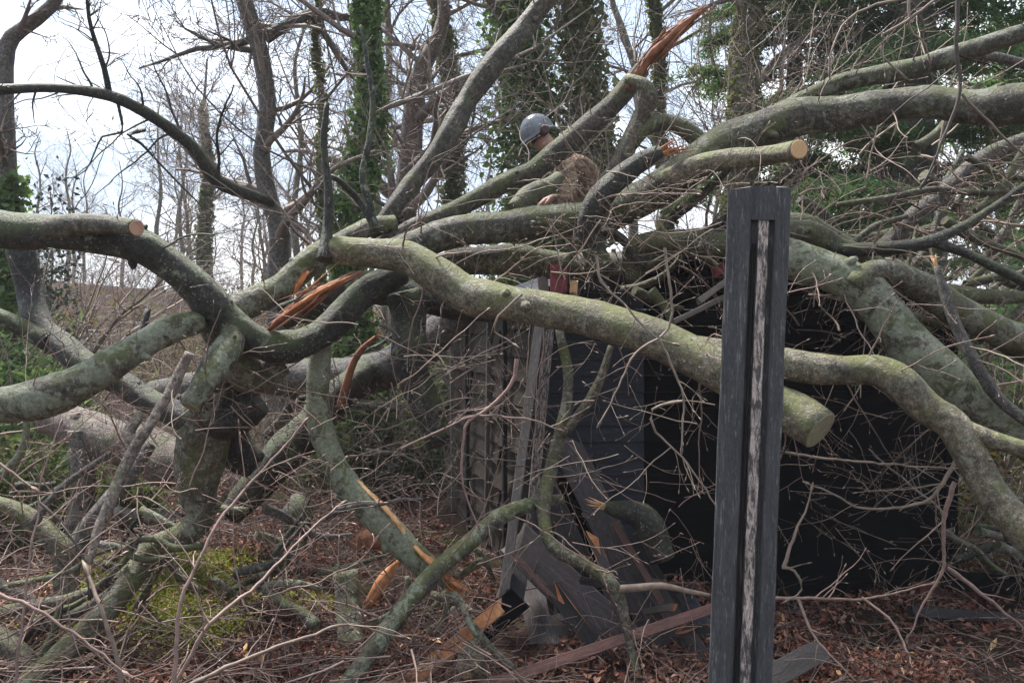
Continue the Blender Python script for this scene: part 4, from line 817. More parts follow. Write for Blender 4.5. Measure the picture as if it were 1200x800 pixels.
# ---- right group
limb('large limb with green lichen coming out behind the post and falling to the right edge', pts=[(864, 288, 36, 3.95), (885, 291, 46, 3.95), (930, 303, 50, 3.9), (975, 322, 50, 3.85), (1015, 345, 52, 3.8), (1050, 382, 56, 3.75), (1085, 420, 56, 3.7), (1125, 458, 52, 3.65), (1165, 488, 50, 3.6), (1205, 512, 50, 3.55), (1270, 545, 52, 3.5)], m='bark_lichen', ws=0.92, tw=7, rough=.06,
     extra=[([(1000, 335, 26, 3.75), (1012, 322, 24, 3.75), (1030, 316, 24, 3.78), (1060, 325, 30, 3.82), (1100, 350, 36, 3.88), (1150, 378, 36, 3.95), (1200, 400, 36, 4.0), (1260, 420, 36, 4.0)], 'bark', None)])
limb('smooth tan limb below the lichened one bending down to the lower right edge', pts=[(780, 402, 30, 3.7), (850, 412, 36, 3.55), (920, 426, 42, 3.45), (975, 434, 40, 3.4), (1025, 436, 41, 3.35), (1055, 450, 44, 3.3), (1085, 478, 44, 3.28), (1118, 500, 42, 3.25), (1140, 535, 40, 3.2), (1160, 575, 42, 3.15), (1190, 612, 46, 3.1), (1250, 670, 50, 3.0)], m='bark_light', ws=0.88, tw=7, twm='twig_pink', rough=.06,
     extra=[([(1110, 495, 24, 3.25), (1145, 508, 22, 3.2), (1185, 522, 20, 3.15), (1240, 535, 20, 3.1)], 'bark_light', None)])
limb('broken ended grey limb above the great arching limb at upper right', pts=[(870, 152, 16, 4.4), (905, 132, 18, 4.35), (950, 112, 20, 4.3), (985, 97, 24, 4.25), (1020, 90, 24, 4.2), (1065, 80, 25, 4.15), (1110, 65, 24, 4.1), (1150, 52, 24, 4.05), (1198, 37, 24, 4.0)], m='bark_mid', ws=0.92, tw=6)
limb('thin grey branch behind the broken ended limb at the right edge', [(1090, 72, 10, 4.5), (1140, 66, 12, 4.5), (1180, 68, 12, 4.5), (1240, 85, 12, 4.5)], 'bark_grey', 'broken_branch', tw=2, cat='branch')
limb('slanting branch rising through the tangle to the right edge below the great limb', [(1000, 330, 18, 4.6), (1040, 285, 19, 4.6), (1085, 242, 20, 4.6), (1130, 205, 21, 4.6), (1165, 178, 20, 4.6), (1230, 158, 18, 4.6)], 'bark_grey', 'broken_branch', tw=6, cat='branch')
limb('dark forked branch curving through the tangle right of the post', [(930, 262, 10, 4.2), (980, 290, 14, 4.2), (1030, 292, 16, 4.15), (1080, 284, 15, 4.1), (1110, 272, 12, 4.1), (1150, 250, 9, 4.1), (1215, 205, 7, 4.1)], 'bark_dark', 'broken_branch', tw=7, cat='branch', extra=[([(1085, 282, 12, 4.1), (1130, 296, 11, 4.05), (1170, 315, 12, 4.0), (1220, 340, 12, 3.95)], 'bark_dark', None), ([(980, 240, 6, 4.3), (1040, 232, 8, 4.3), (1095, 222, 8, 4.3), (1150, 226, 7, 4.3), (1220, 222, 6, 4.3)], 'bark', None)])
limb('grey green limb crossing behind the tangle at the right edge', pts=[(920, 262, 30, 4.5), (960, 272, 32, 4.5), (1010, 300, 32, 4.45), (1050, 330, 30, 4.4), (1120, 345, 22, 4.4), (1220, 350, 16, 4.4)], m='moss', ws=0.85, tw=6)
limb('split topped branch standing in the right hand tangle, pale wood at its tip', [(1098, 312, 7, 3.6), (1108, 345, 11, 3.58), (1122, 385, 13, 3.55), (1145, 430, 14, 3.5), (1170, 470, 14, 3.5), (1210, 505, 14, 3.45)], 'bark_grey', 'broken_branch', tw=3, cat='branch', end0='split_pale')
limb('lichened branch at the right edge under the dark forked branch', [(1130, 372, 22, 4.2), (1160, 390, 26, 4.2), (1200, 410, 28, 4.2), (1260, 430, 28, 4.2)], 'bark_lichen', tw=4, end0='split')

def sticks(label, n, box, dr, w, ang, mats, group, L=(60, 170), tw=2, seed=0):
    r = random.Random(seed)
    for q in range(n):
        x = r.uniform(box[0], box[2]); y = r.uniform(box[1], box[3]); a = math.radians(r.uniform(*ang)); d = r.uniform(*dr); l = r.uniform(*L); k = 5; pts = []
        w0 = r.uniform(*w); zd = r.uniform(-.25, .25); gz = gh(P(x, y, d)[0], d)
        for i in range(k):
            pts.append((x, y, w0 * (1 - .55 * i / k), d + zd * i / k)); a += r.uniform(-.35, .35); x += l / k * math.cos(a); y -= l / k * math.sin(a)
        lo = min(P(p[0], p[1], p[3])[2] for p in pts)
        if lo < float(gz): pts = [(p[0], p[1] - (float(gz) - lo) * F / p[3], p[2], p[3]) for p in pts]
        o = limb(label, pts, r.choice(mats), 'broken_branch', tw=tw, cat='branch', seed=seed * 50 + q, twl=(.12, .4), twm='twig_pink', sides=10); o['group'] = group
sticks('medium broken branch lying in the heap over the left litter', 24, (-20, 560, 330, 780), (3.6, 4.6), (7, 15), (-30, 60), ['bark', 'bark_lichen', 'bark_grey', 'bark_dark'], 'broken branches in the left heap', seed=1)
sticks('medium broken branch lying in the litter left of the plank heap', 18, (300, 560, 560, 780), (3.6, 4.5), (6, 12), (-50, 70), ['bark', 'bark_lichen', 'bark_grey'], 'broken branches left of the plank heap', L=(50, 130), seed=2)
sticks('crooked branch crossing the tangle at the right behind the large limbs', 26, (925, 170, 1180, 400), (4.2, 5.6), (7, 16), (-40, 60), ['bark_mid', 'bark_dark', 'bark', 'moss'], 'crooked branches of the right tangle', L=(90, 240), seed=3, tw=3)
sticks('short broken branch caught in the heap on top of the shed', 14, (640, 250, 860, 350), (4.3, 4.7), (6, 14), (-50, 60), ['bark_mid', 'bark_dark', 'moss'], 'broken branches on the shed roof', L=(60, 140), seed=4)
sticks('thin dark branch standing in the gap behind the crotch', 10, (100, 430, 440, 540), (4.8, 6.0), (6, 12), (-30, 70), ['bark_dark', 'bark_grey'], 'thin branches behind the crotch', L=(70, 180), seed=5)

sticks('dark branch drooping in the shade right of the shed corner', 10, (1090, 540, 1190, 660), (4.3, 4.9), (8, 18), (-80, 20), ['bark_dark', 'bark_mid'], 'drooping branches right of the shed', L=(80, 160), seed=6, tw=3)
bush('shrub', 'leafy brown shrub crushed against the right side of the shed', (3.3, 5.6), .7, 1.3, 2600, 'scrub', .03, 95, 26)

# ------------------------------------------------------------------ traced twigs
def traced(label, pts, m, w0, w1, seed, lvl=1, dens=.8, group=None, d0=None, cat='twig'):
    r = random.Random(seed); A = catmull([P(*p) for p in pts], .03); g = np.random.RandomState(seed)
    A = A + np.cumsum(g.normal(size=A.shape), 0) * .0016 + g.normal(size=A.shape) * .0015
    d = pts[0][2]; rr = np.linspace(w0 * d / F / 2, w1 * d / F / 2, len(A)) * .78 * (1 + .18 * g.rand(len(A))); mb = MB(); thin(mb, A, rr, 6)
    L = float(np.sum(np.linalg.norm(np.diff(A, axis=0), axis=1))); branch_twigs(mb, A, rr, min(L, 1.2) , r, lvl, 3, .2, -.1, True, 0, dens)
    o = mb.build('twig', M[m]); tag(o, label, cat, group); return o
FG = 'young twigs sticking up in the foreground'
traced('pink brown twig rising along the left edge in front of the log heap', [(12, 830, 2.2), (20, 740, 2.2), (27, 660, 2.25), (37, 595, 2.3), (38, 560, 2.3), (60, 500, 2.35)], 'twig_pink', 5, 2, 101, 2, group=FG)
traced('short twig crossing in from the left edge to meet the rising one', [(-20, 530, 2.3), (15, 555, 2.3), (35, 570, 2.3)], 'twig_pink', 4, 3, 102, group=FG)
traced('long straight twig rising to the right past the mossy root', [(204, 830, 2.3), (210, 725, 2.35), (226, 678, 2.4), (260, 612, 2.5), (300, 563, 2.6), (356, 498, 2.7)], 'twig_pink', 7, 3, 103, 2, group=FG)
traced('long twig slanting from the lower left centre up to the curved limb', [(205, 800, 2.4), (245, 730, 2.45), (300, 684, 2.6), (356, 627, 2.8), (402, 589, 3.0)], 'twig_pink', 6, 3, 104, 2, group=FG)
traced('twig running down from the left edge to the bottom of the moss', [(-15, 690, 2.2), (50, 717, 2.2), (92, 748, 2.2), (138, 787, 2.2)], 'twig_pink', 5, 3, 105, 1, group=FG)
traced('thick brown shoot standing below the tip of the dead pole', [(142, 830, 2.3), (138, 775, 2.3), (122, 718, 2.3), (104, 672, 2.35)], 'twig', 9, 5, 106, 1, group=FG)
traced('low twig sweeping right across the litter at the bottom', [(215, 805, 2.5), (300, 766, 2.6), (360, 747, 2.7), (410, 732, 2.8), (470, 745, 3.0)], 'twig', 6, 3, 107, 1, group=FG)
traced('dark hooked twig lying in front of the forked log', [(45, 588, 2.8), (70, 612, 2.8), (95, 650, 2.8), (100, 690, 2.8)], 'twig_dark', 5, 3, 108, 1, group=FG)
traced('dark drooping twig hanging from the top edge over the right conifer', [(1124, -20, 2.6), (1122, 65, 2.6), (1127, 108, 2.6), (1105, 175, 2.6), (1088, 215, 2.6)], 'twig_dark', 7, 3, 109, 1)
traced('side twig drooping to the right from the hanging dark one', [(1127, 112, 2.6), (1160, 145, 2.6), (1195, 180, 2.6), (1240, 200, 2.6)], 'twig', 4, 2, 110, 1)
for k, (lab, pts) in enumerate([('pale knobbly twig dangling from the top edge left of the hanging dark one', [(1066, -20, 2.5), (1068, 30, 2.5), (1080, 45, 2.5), (1090, 60, 2.5)]),
    ('curling pale twig over the broken ended limb', [(1110, -10, 2.5), (1060, 25, 2.5), (1032, 42, 2.5), (1032, 66, 2.5), (1056, 86, 2.5)]),
    ('pale twig arching down from the top edge beside the dark conifer', [(1095, -8, 2.6), (1018, 10, 2.6), (988, 32, 2.6), (976, 60, 2.6), (972, 80, 2.6)])]):
    traced(lab, pts, 'twig_pale', 5, 2.5, 111 + k, 1)
MG = 'pale twigs dangling before the shed front'
for k, (lab, pts, w) in enumerate([
    ('pale zigzag twig dangling below the pale limb left of the post', [(779, 290, 2.9), (786, 340, 2.9), (783, 385, 2.9), (745, 412, 2.9), (727, 445, 2.9), (704, 494, 2.9)], 4),
    ('pale hanging twig that drops nearest to the left side of the post', [(770, 395, 2.9), (778, 408, 2.9), (792, 438, 2.9), (803, 465, 2.9), (799, 525, 2.9)], 4),
    ('pale looping twig hanging in front of the black shed wall', [(800, 470, 2.9), (765, 480, 2.9), (768, 505, 2.9), (800, 535, 2.9), (838, 590, 2.9)], 4),
    ('brown twig arching from the great limb down past the pale limb', [(700, 300, 3.1), (705, 330, 3.1), (730, 355, 3.1), (765, 390, 3.1), (790, 400, 3.1)], 4),
    ('hooked twig hanging from the middle of the pale limb', [(612, 345, 3.4), (585, 370, 3.4), (580, 390, 3.4), (600, 403, 3.4)], 4),
    ('pink brown branching twig before the weathered shed side', [(606, 420, 3.5), (600, 450, 3.5), (570, 480, 3.5), (545, 500, 3.5), (540, 560, 3.5), (555, 610, 3.5)], 6),
    ('twig crossing level before the weathered shed side', [(470, 525, 3.5), (520, 500, 3.5), (560, 485, 3.5), (620, 490, 3.5), (650, 500, 3.5)], 4),
    ('pale arching branch across the black wall right of the post', [(1126, 526, 3.6), (1112, 556, 3.6), (1088, 588, 3.6), (1040, 599, 3.6), (1002, 596, 3.6), (976, 582, 3.6), (948, 570, 3.6)], 6),
    ('pale forked twig at the right side of the post', [(918, 664, 3.3), (931, 624, 3.3), (942, 598, 3.3), (950, 575, 3.3)], 6),
    ('pale twig curling down beside the right side of the post foot', [(916, 664, 3.3), (930, 668, 3.3), (940, 690, 3.3), (925, 700, 3.3)], 5),
    ('long level pale twig in front of the black wall', [(920, 530, 3.5), (975, 538, 3.5), (1025, 543, 3.5), (1137, 552, 3.5)], 4),
    ('grey twig drooping and forking in front of the right shed corner', [(1119, 565, 3.7), (1107, 610, 3.7), (1107, 662, 3.7), (1090, 700, 3.7), (1070, 742, 3.7)], 8),
    ('grey twig running down right to the brick edging', [(1109, 664, 3.7), (1130, 680, 3.7), (1150, 697, 3.65), (1200, 738, 3.6), (1240, 765, 3.6)], 7),
    ('twig lying along the litter edge under the black wall', [(905, 700, 3.9), (950, 700, 3.9), (1010, 700, 3.9), (1092, 681, 3.9)], 5),
    ('pinkish twig slanting through the litter right of the post foot', [(935, 700, 3.7), (955, 745, 3.6), (985, 780, 3.5), (1005, 800, 3.45)], 5),
    ('pinkish twig running down the litter toward the bottom edge', [(1010, 700, 3.9), (1040, 725, 3.8), (1062, 760, 3.7), (1075, 800, 3.5)], 4)]):
    traced(lab, pts, 'twig_pale' if 'pale' in lab or 'hook' in lab else 'twig_pink', w, 2.2, 130 + k, 2 if k != 3 else 1, .7, MG)
# extra twigs filling the tangle, sharing look and place
r = random.Random(77); REST = MB(); RM = ['twig', 'twig_pink', 'twig_pale', 'twig_far']; NIND = [0]
def spray(label, n, box, drange, m, lrange, group, cat='twig', grav=-.3, dirb=(0, 0, 0), rad=(.002, .005), lvl=2, name='twig'):
    for _ in range(n):
        x = r.uniform(box[0], box[2]); y = r.uniform(box[1], box[3]); d = r.uniform(*drange); p = P(x, y, d)
        z = float(gh(p[0], p[1]));
        if p[2] < z: p[2] = z + .02
        if _ >= n * .42 or NIND[0] >= 262:
            twig(REST, p, rvec(r) * np.array([1, .6, .8]) + np.array(dirb), r.uniform(*lrange), r.uniform(*rad), r, lvl, 4, .2, grav, True, RM.index(m), .9); continue
        NIND[0] += 1
        mb = MB(); twig(mb, p, rvec(r) * np.array([1, .6, .8]) + np.array(dirb), r.uniform(*lrange), r.uniform(*rad), r, lvl, 4, .2, grav, True, 0, .9)
        o = mb.build(name, M[m]); tag(o, label, cat, group)
spray('thin brown twig tangled in the heap over the log pile at left', 85, (0, 480, 420, 760), (3.3, 4.6), 'twig_pink', (.4, .9), 'twigs tangled over the left log pile', dirb=(.1, 0, .5), grav=0)
spray('fine twig caught between the limbs around the crotch', 28, (240, 380, 480, 520), (3.6, 4.3), 'twig', (.3, .7), 'twigs around the crotch', rad=(.002, .004))
spray('fine twig hanging before the weathered shed side', 50, (450, 420, 640, 640), (3.8, 4.4), 'twig', (.3, .7), 'twigs before the shed side', rad=(.002, .0045))
spray('fine twig caught on top of the heap right of the worker', 50, (640, 200, 860, 330), (3.7, 4.4), 'twig', (.3, .8), 'twigs on top of the heap', rad=(.002, .0045), dirb=(0, 0, .2))
spray('thin twig standing up behind the post top', 60, (800, 60, 960, 260), (4.3, 5.2), 'twig', (.5, 1.1), 'twigs behind the post top', dirb=(.1, 0, .8), grav=0)
spray('thin branch in the tangle between the right hand limbs', 110, (930, 170, 1200, 420), (4.1, 5.4), 'twig', (.5, 1.2), 'thin branches of the right tangle', rad=(.003, .008))
spray('fine twig silhouetted on the dark wall and litter right of the post', 45, (930, 480, 1200, 700), (3.9, 4.5), 'twig', (.25, .6), 'fine twigs right of the post', rad=(.0015, .003))
spray('thin twig in the shade beyond the right corner of the shed', 26, (1080, 540, 1200, 690), (4.2, 4.9), 'twig', (.3, .7), 'twigs beyond the shed corner', rad=(.002, .004))
spray('loose twig strewn over the plank heap', 26, (600, 560, 830, 780), (3.6, 4.0), 'twig_pink', (.25, .6), 'twigs on the plank heap', rad=(.0015, .003))

# ------------------------------------------------------------------ litter and brushwood
spray('fine hanging twig before the slate coloured boards left of the post', 18, (660, 400, 840, 560), (3.2, 4.0), 'twig_pale', (.25, .6), 'fine twigs before the slate boards', rad=(.0015, .003), lvl=1)
spray('bare slender shoot rising between the ivy trunks behind the heap', 30, (340, 180, 700, 300), (5.5, 7.5), 'twig_far', (.7, 1.6), 'shoots behind the heap', dirb=(0, 0, 1), grav=0, rad=(.004, .008))
tag(REST.build('twig_tangle', [M[k] for k in RM], origin=(0, 4, 1)), 'dense tangle of fine twigs filling the gaps between the limbs', 'twigs', kind='stuff')
def in_shed(x, y): return (x > -.1 + (5 - y) * .3) & (x < 2.9) & (y > 4.9) & (y < 7.8)
g = np.random.RandomState(9)
def scatter(n, x0, x1, y0, y1): 
    y = y0 + (y1 - y0) * g.rand(n) ** 1.5; sx = (x0 + (x1 - x0) * g.rand(n)) / F * y; return sx, y
x, y = scatter(80000, -760, 760, 3.0, 10); k = ~in_shed(x, y) & (np.sin(x * 3.1 + 1) * np.sin(y * 2.7) + .6 * np.sin(x * 7.3 - y * 5.1) + 1.1 * g.rand(len(x)) > -.15); x, y = x[k], y[k]
C = np.stack([x, y, gh(x, y) + .006 + .05 * g.rand(len(x)) ** 2], -1)
hump = np.exp(-((x + 2.1) ** 2 + (y - 4.55) ** 2) / .2); C = C[g.rand(len(x)) > hump * .93]
mb = MB(); leaves(mb, C, .019, R, up=1.2, asp=.55, fold=.35); tag(mb.build('leaf_litter', M['litter'], origin=(0, 4, 0)), 'red brown beech leaf litter covering the ground', 'leaf litter', kind='stuff')
mb = MB()
x, y = scatter(2900, -720, 740, 3.1, 9.5); k = ~in_shed(x, y); x, y = x[k], y[k]
for a, b_ in zip(x, y):
    if (a + 2.1) ** 2 + (b_ - 4.5) ** 2 < .4 and R.random() < .9: continue
    px = 600 + a / b_ * F; hmax = (.28 if R.random() < .8 else .5) if px < 600 else .10
    z = float(gh(a, b_)) + .01 + hmax * R.random() ** 1.6; az = R.random() * 6.283; d = np.array([math.cos(az), math.sin(az), R.gauss(0, .3)])
    L = R.uniform(.15, .8) if px < 600 else R.uniform(.1, .4); n = 6; pts = wander((a, b_, z), d, L, n, .2, R, -.1); q = gh(pts[:, 0], pts[:, 1]) + .01; pts[:, 2] = np.maximum(pts[:, 2], q)
    r0 = R.choice((.002, .0025, .003, .004, .006)); thin(mb, pts, np.linspace(r0, .001, n + 1), 4)
    for _ in range(3):
        i = R.randint(1, n - 1); t = unit(pts[i] - pts[i - 1]); thin(mb, wander(pts[i], t + rvec(R) * .8, L * .35, 3, .2, R, 0), np.linspace(r0 * .6, .0008, 4), 3)
tag(mb.build('brushwood', M['twig_litter'], origin=(0, 4, 0)), 'tangled thin brushwood strewn over the litter', 'brushwood', kind='stuff')
M['mosscush'] = leafmat('moss_cushions', [(0.16, 0.18, 0.03), (0.28, 0.30, 0.06), (0.40, 0.41, 0.11), (0.20, 0.19, 0.05)], .8, .2)
mb = MB(); C = []
for cx, cy, rr_, n in [(-2.12, 4.5, .26, 9000), (-1.95, 4.85, .16, 2500), (-1.75, 4.2, .14, 2200), (-2.5, 4.3, .1, 1200), (-1.2, 4.6, .08, 700), (-2.9, 5.2, .16, 1200)]:
    a = g.normal(size=(n, 2)) * rr_ + np.array([cx, cy]); C.append(np.stack([a[:, 0], a[:, 1], gh(a[:, 0], a[:, 1]) + .012 + .02 * g.rand(n)], -1))
leaves(mb, np.vstack(C), .011, R, up=1.0, asp=.6); tag(mb.build('moss', M['mosscush'], origin=(-2, 4.5, 0)), 'yellow green moss cushions on the ground by the root', 'moss', kind='stuff')
# brush covering the bank behind
mb = MB(); x, y = scatter(5200, -800, 800, 8.0, 25)
for a, b_ in zip(x, y):
    z = float(gh(a, b_)); twig(mb, (a, b_, z), [R.gauss(0, .5), R.gauss(0, .3), 1], R.uniform(.5, 1.3) * (1.6 if b_ > 17 else 1), .008, R, 1, 3, .25, -.3, False, 0, .8)
tag(mb.build('bank_brush', M['twig_far'], origin=(0, 14, 1)), 'brown leafless brush covering the bank behind', 'brush', kind='stuff')
# broken bits of bark and pale wood chips
mb = MB(); x, y = scatter(160, -600, 640, 3.3, 6); k = ~in_shed(x, y)
C = np.stack([x, y, gh(x, y) + .05], -1)[k]; leaves(mb, C, .03, R, up=1.0, asp=.35, fold=.1); tag(mb.build('wood_chips', M['split_pale'], origin=(0, 4, 0)), 'pale wood chips scattered on the litter', 'wood chips', kind='stuff')

# ------------------------------------------------------------------ worker
def skin(name, joints, edges, mats, assign, parent=None, sub=2, root=0):
    """joints: list of (point, radius or (rx, ry)); evaluated skin + subsurf mesh"""
    me = bpy.data.meshes.new(name); o = bpy.data.objects.new(name, me); COL.objects.link(o)
    org = np.array(parent['_org']) if parent is not None else np.array(joints[root][0])
    me.from_pydata([tuple(np.array(j[0]) - org) for j in joints], edges, []); me.update()
    md = o.modifiers.new('s', 'SKIN'); md.use_smooth_shade = True; me.skin_vertices[0].data
    for i, j in enumerate(joints):
        q = j[1]; me.skin_vertices[0].data[i].radius = (q, q) if not isinstance(q, tuple) else q
    me.skin_vertices[0].data[root].use_root = True
    ss = o.modifiers.new('u', 'SUBSURF'); ss.levels = sub; ss.render_levels = sub
    dg = bpy.context.evaluated_depsgraph_get(); dg.update(); m2 = bpy.data.meshes.new_from_object(o.evaluated_get(dg)); o.modifiers.clear(); o.data = m2; m2.name = name
    m2.materials.clear()
    for m in mats: m2.materials.append(m)
    for p in m2.polygons: p.use_smooth = True; p.material_index = assign(np.array(p.center) + org)
    if parent is not None: o.parent = parent
    else: o.location = tuple(org)
    o['_org'] = [float(a) for a in org]; return o
M['skin'] = flat('skin', (0.42, 0.24, 0.18), .5, .1)
m, nt, b = nmat('brown_work_jacket', .85, .2); g = NG(nt); M['jacket'] = m
g.out(b, g.mix(g.ramp(g.noise(16, 5, .6, .5), [(.47, 0.0), (.53, 1.0)]), (0.30, 0.215, 0.145), g.mix(g.ramp(g.noise(22, 3), [(.48, 0.0), (.55, 1.0)]), (0.13, 0.075, 0.055), (0.20, 0.13, 0.085)))); g.bump(b, g.noise(9, 4, .6, 1.5), 1.0, .06)
M['trousers'] = flat('dark_trousers', (0.05, 0.04, 0.04), .9, .3)
M['helmet'] = flat('grey_helmet_shell', (0.19, 0.21, 0.235), .22, .35, 12)
M['visor'] = flat('dark_helmet_padding', (0.07, 0.03, 0.03), .5, .2)
def build_worker():
    d = 6.1
    J = {}
    def j(n, x, y, dd, rr): J[n] = (P(x, y, dd), rr)
    j('pelvis', 700, 262, d, (.15, .13)); j('waist', 697, 238, d, (.145, .125)); j('chest', 682, 206, d - .03, (.205, .18)); j('upper', 666, 186, d - .06, (.165, .135)); j('neck', 654, 181, d - .1, .058); j('head0', 642, 172, d - .12, .07); j('head1', 630, 158, d - .14, .088)
    j('sL', 666, 198, d - .22, .088); j('eL', 668, 238, d - .34, .066); j('wL', 647, 232, d - .45, .034)
    j('sR', 664, 194, d + .13, .07); j('eR', 640, 226, d + .12, .05); j('wR', 620, 226, d - .05, .033)
    j('hL', 701, 275, d - .10, .095); j('kL', 672, 318, d - .16, .068); j('aL', 718, 330, d - .1, .045); j('tL', 730, 326, d - .1, .04)
    j('hR', 701, 275, d + .10, .095); j('kR', 676, 318, d + .16, .068); j('aR', 722, 330, d + .12, .045); j('tR', 734, 326, d + .12, .04)
    names = list(J); E = [('pelvis', 'waist'), ('waist', 'chest'), ('chest', 'upper'), ('upper', 'neck'), ('neck', 'head0'), ('head0', 'head1'), ('upper', 'sL'), ('sL', 'eL'), ('eL', 'wL'), ('upper', 'sR'), ('sR', 'eR'), ('eR', 'wR'), ('pelvis', 'hL'), ('hL', 'kL'), ('kL', 'aL'), ('aL', 'tL'), ('pelvis', 'hR'), ('hR', 'kR'), ('kR', 'aR'), ('aR', 'tR')]
    neck = J['neck'][0]; wl, wr = J['wL'][0], J['wR'][0]; hip = J['pelvis'][0]
    # hands: palm and five fingers each, rooted at the wrist
    def hand(w, pre, toward):
        f = unit(toward); s = unit(np.cross(f, [0, 0, 1.0])); u = np.cross(s, f)
        pl = w + f * .055; J[pre + 'palm'] = (pl, (.036, .02)); E.append((pre.replace('h', 'w'), pre + 'palm'))
        for k, (o, L) in enumerate(((-.03, .07), (-.01, .082), (.012, .078), (.032, .06))):
            a = pl + f * .025 + s * o; b_ = a + f * L * .45 - u * .012; c = b_ + f * L * .3 - u * .03
            for q, pt in enumerate((a, b_, c)): J[f'{pre}f{k}{q}'] = (pt, (.0105, .0098, .0085)[q])
            E.append((pre + 'palm', f'{pre}f{k}0')); E.append((f'{pre}f{k}0', f'{pre}f{k}1')); E.append((f'{pre}f{k}1', f'{pre}f{k}2'))
        a = w + f * .03 - s * .035; J[pre + 't0'] = (a, .013); J[pre + 't1'] = (a + f * .035 - s * .02 - u * .015, .011); J[pre + 't2'] = (a + f * .06 - s * .02 - u * .03, .009)
        E.append((pre + 'palm', pre + 't0')); E.append((pre + 't0', pre + 't1')); E.append((pre + 't1', pre + 't2'))
    # wrist joints are called wL / wR
    for side, tw in (('L', (-.8, -.25, -.35)), ('R', (-.5, -.3, -.5))):
        pre = 'h' + side + '_'
        w = J['w' + side][0]; f = unit(tw); s = unit(np.cross(f, [0, 0, 1.0])); u = np.cross(s, f)
        pl = w + f * .055; J[pre + 'p'] = (pl, (.036, .022)); E.append(('w' + side, pre + 'p'))
        for k, (o, L) in enumerate(((-.03, .07), (-.01, .082), (.012, .078), (.032, .06))):
            a = pl + f * .028 + s * o; b_ = a + f * L * .45 - u * .012; c = b_ + f * L * .25 - u * .032
            for q, pt in enumerate((a, b_, c)): J[f'{pre}{k}{q}'] = (pt, (.0105, .0098, .0085)[q])
            E.extend([(pre + 'p', f'{pre}{k}0'), (f'{pre}{k}0', f'{pre}{k}1'), (f'{pre}{k}1', f'{pre}{k}2')])
        a = w + f * .035 - s * .036
        for q, pt in enumerate((a, a + f * .035 - s * .02 - u * .015, a + f * .06 - s * .018 - u * .03)): J[f'{pre}t{q}'] = (pt, (.013, .011, .009)[q])
        E.extend([(pre + 'p', pre + 't0'), (pre + 't0', pre + 't1'), (pre + 't1', pre + 't2')])
    names = list(J); jl = [J[n] for n in names]; ed = [(names.index(a), names.index(b_)) for a, b_ in E]
    hd = J['head1'][0]
    def assign(p):
        if np.linalg.norm(p - neck) < .075 or np.dot(p - neck, unit(hd - neck)) > .01 and np.linalg.norm(p - hd) < .22: return 0
        if p[0] < wl[0] + .0 and np.linalg.norm(p - wl) < .24 or p[0] < wr[0] and np.linalg.norm(p - wr) < .24: return 0
        if p[2] < hip[2] - .04: return 2
        return 1
    o = skin('person', jl, ed, [M['skin'], M['jacket'], M['trousers']], assign)
    tag(o, 'person in a grey helmet and brown jacket bending behind the slanting limb', 'person')
    # face direction: down and to the left, a little toward the camera
    fw = unit([-.78, -.35, -.5]); up = unit(np.array([-.35, -.1, 1]) - fw * np.dot(fw, [-.35, -.1, 1])); rt = np.cross(fw, up)
    mb = MB(); p = hd + fw * .085 - up * .03
    tube(mb, np.array([p + up * .03, p, p - up * .02]) + fw * np.array([[-.006], [.014], [.006]]), [.006, .013, .012], 8); mb.build('nose', M['skin'], o)
    mb = MB(); tube(mb, np.array([p - up * .045 - rt * .025, p - up * .047 + fw * .006, p - up * .045 + rt * .025]), [.003, .006, .003], 6); mb.build('mouth', M['visor'], o)
    for s in (-1, 1):
        mb = MB(); q = hd + fw * .082 + rt * .032 * s + up * .005; tube(mb, np.array([q - fw * .008, q, q + fw * .004]), [.008, .011, .006], 8); mb.build('eye', M['visor'], o)
        mb = MB(); q = hd + rt * .098 * s - fw * .005; tube(mb, np.array([q - rt * s * .02, q, q + rt * s * .035, q + rt * s * .042]), [.038, .042, .038, .025], 12); mb.build('ear_defender', M['visor'], o)
    # helmet shell with ridges and peak
    mb = MB(); V = []; nu, nv = 28, 10; c = hd + up * .025 - fw * .01
    for i in range(nv + 1):
        ph = i / nv * math.pi * .56
        for k in range(nu):
            th = k / nu * 6.283; rr = .135 * (1 + .05 * (abs(math.cos(th)) > .5)) ; ridge = .006 * max(0, math.cos(th * 6)) * math.sin(ph)
            V.append(c + (fw * math.cos(th) * 1.12 + rt * math.sin(th)) * math.sin(ph) * (.122 + ridge) + up * math.cos(ph) * .135)
    Q = [[i * nu + k, (i + 1) * nu + k, (i + 1) * nu + (k + 1) % nu, i * nu + (k + 1) % nu] for i in range(nv) for k in range(nu)]
    mb.addmulti(V, [(Q, 0, True), ((np.arange(nu) + nv * nu)[None, :], 0, False)])
    hl = mb.build('helmet', M['helmet'], o)
    mb = MB(); V = []
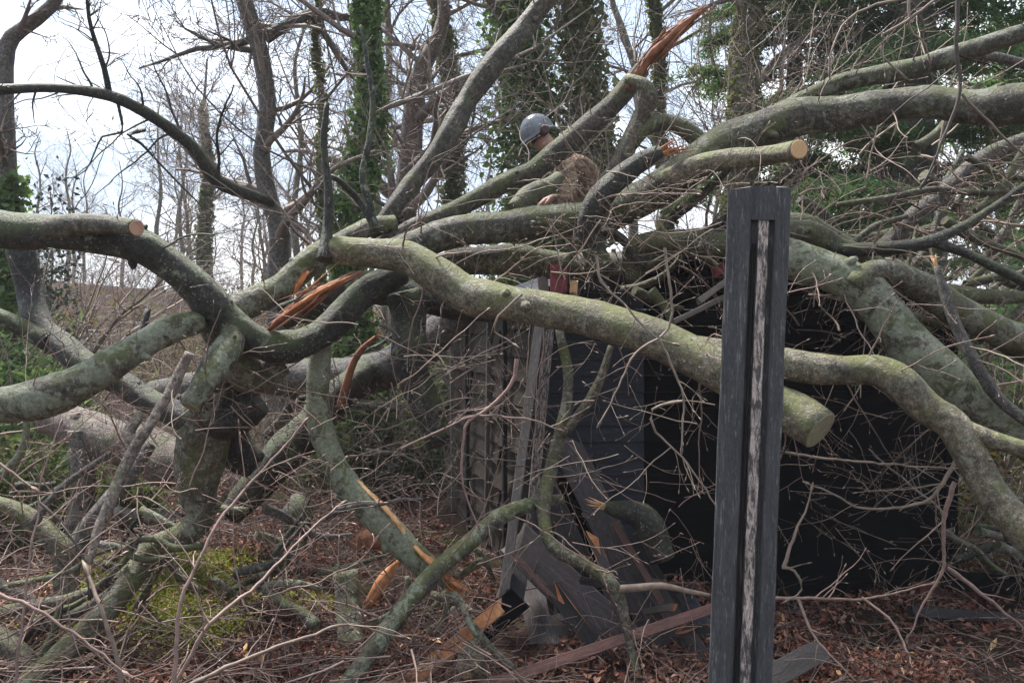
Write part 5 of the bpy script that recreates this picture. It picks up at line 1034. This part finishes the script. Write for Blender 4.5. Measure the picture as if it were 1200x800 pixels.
    for k in range(13):
        a = (k / 12 - .5) * 1.9
        for rr, dz in ((.13, -.018), (.158, -.03)):
            for t in (0, .006): V.append(c + fw * math.cos(a) * rr * 1.08 + rt * math.sin(a) * rr * .92 + up * (dz - t))
    Q = []
    for k in range(12):
        a = k * 4; Q += [[a, a + 4, a + 6, a + 2], [a + 1, a + 3, a + 7, a + 5], [a + 2, a + 6, a + 7, a + 3], [a, a + 1, a + 5, a + 4]]
    mb.add(V, Q, 0, False); pk = mb.build('peak', M['helmet'], o)
    # jacket collar and folds
    mb = MB(); cpts = []
    nk = J['neck'][0]; dn = unit(J['head0'][0] - J['upper'][0]); a1 = unit(np.cross(dn, [0, 1, 0])); a2 = np.cross(dn, a1)
    ring = [nk - dn * .01 + a1 * math.cos(t) * .078 + a2 * math.sin(t) * .078 for t in np.linspace(0, 2 * math.pi, 17)]
    tube(mb, np.array(ring), np.full(17, .02), 8, rough=.1, seed=2); mb.build('collar', M['jacket'], o)
build_worker()

# ------------------------------------------------------------------ pale damp air
def build_haze():
    me = bpy.data.meshes.new('haze'); x0, x1, y0, y1, z0, z1 = -265, 265, -24, 405, -1.6, 24
    V = [(x, y, z) for z in (z0, z1) for y in (y0, y1) for x in (x0, x1)]
    me.from_pydata(V, [], [(0, 2, 3, 1), (4, 5, 7, 6), (0, 1, 5, 4), (2, 6, 7, 3), (0, 4, 6, 2), (1, 3, 7, 5)]); me.update()
    o = bpy.data.objects.new('haze', me); COL.objects.link(o); m = bpy.data.materials.new('haze'); m.use_nodes = True; nt = m.node_tree; nt.nodes.clear()
    v = nt.nodes.new('ShaderNodeVolumePrincipled'); v.inputs['Color'].default_value = (.9, .92, .95, 1); v.inputs['Density'].default_value = HAZE
    out = nt.nodes.new('ShaderNodeOutputMaterial'); nt.links.new(v.outputs[0], out.inputs['Volume']); me.materials.append(m); tag(o, kind='stuff')
if HAZE > 0: build_haze()

# ------------------------------------------------------------------ clean up bookkeeping
for o in bpy.data.objects:
    if '_org' in o: del o['_org']
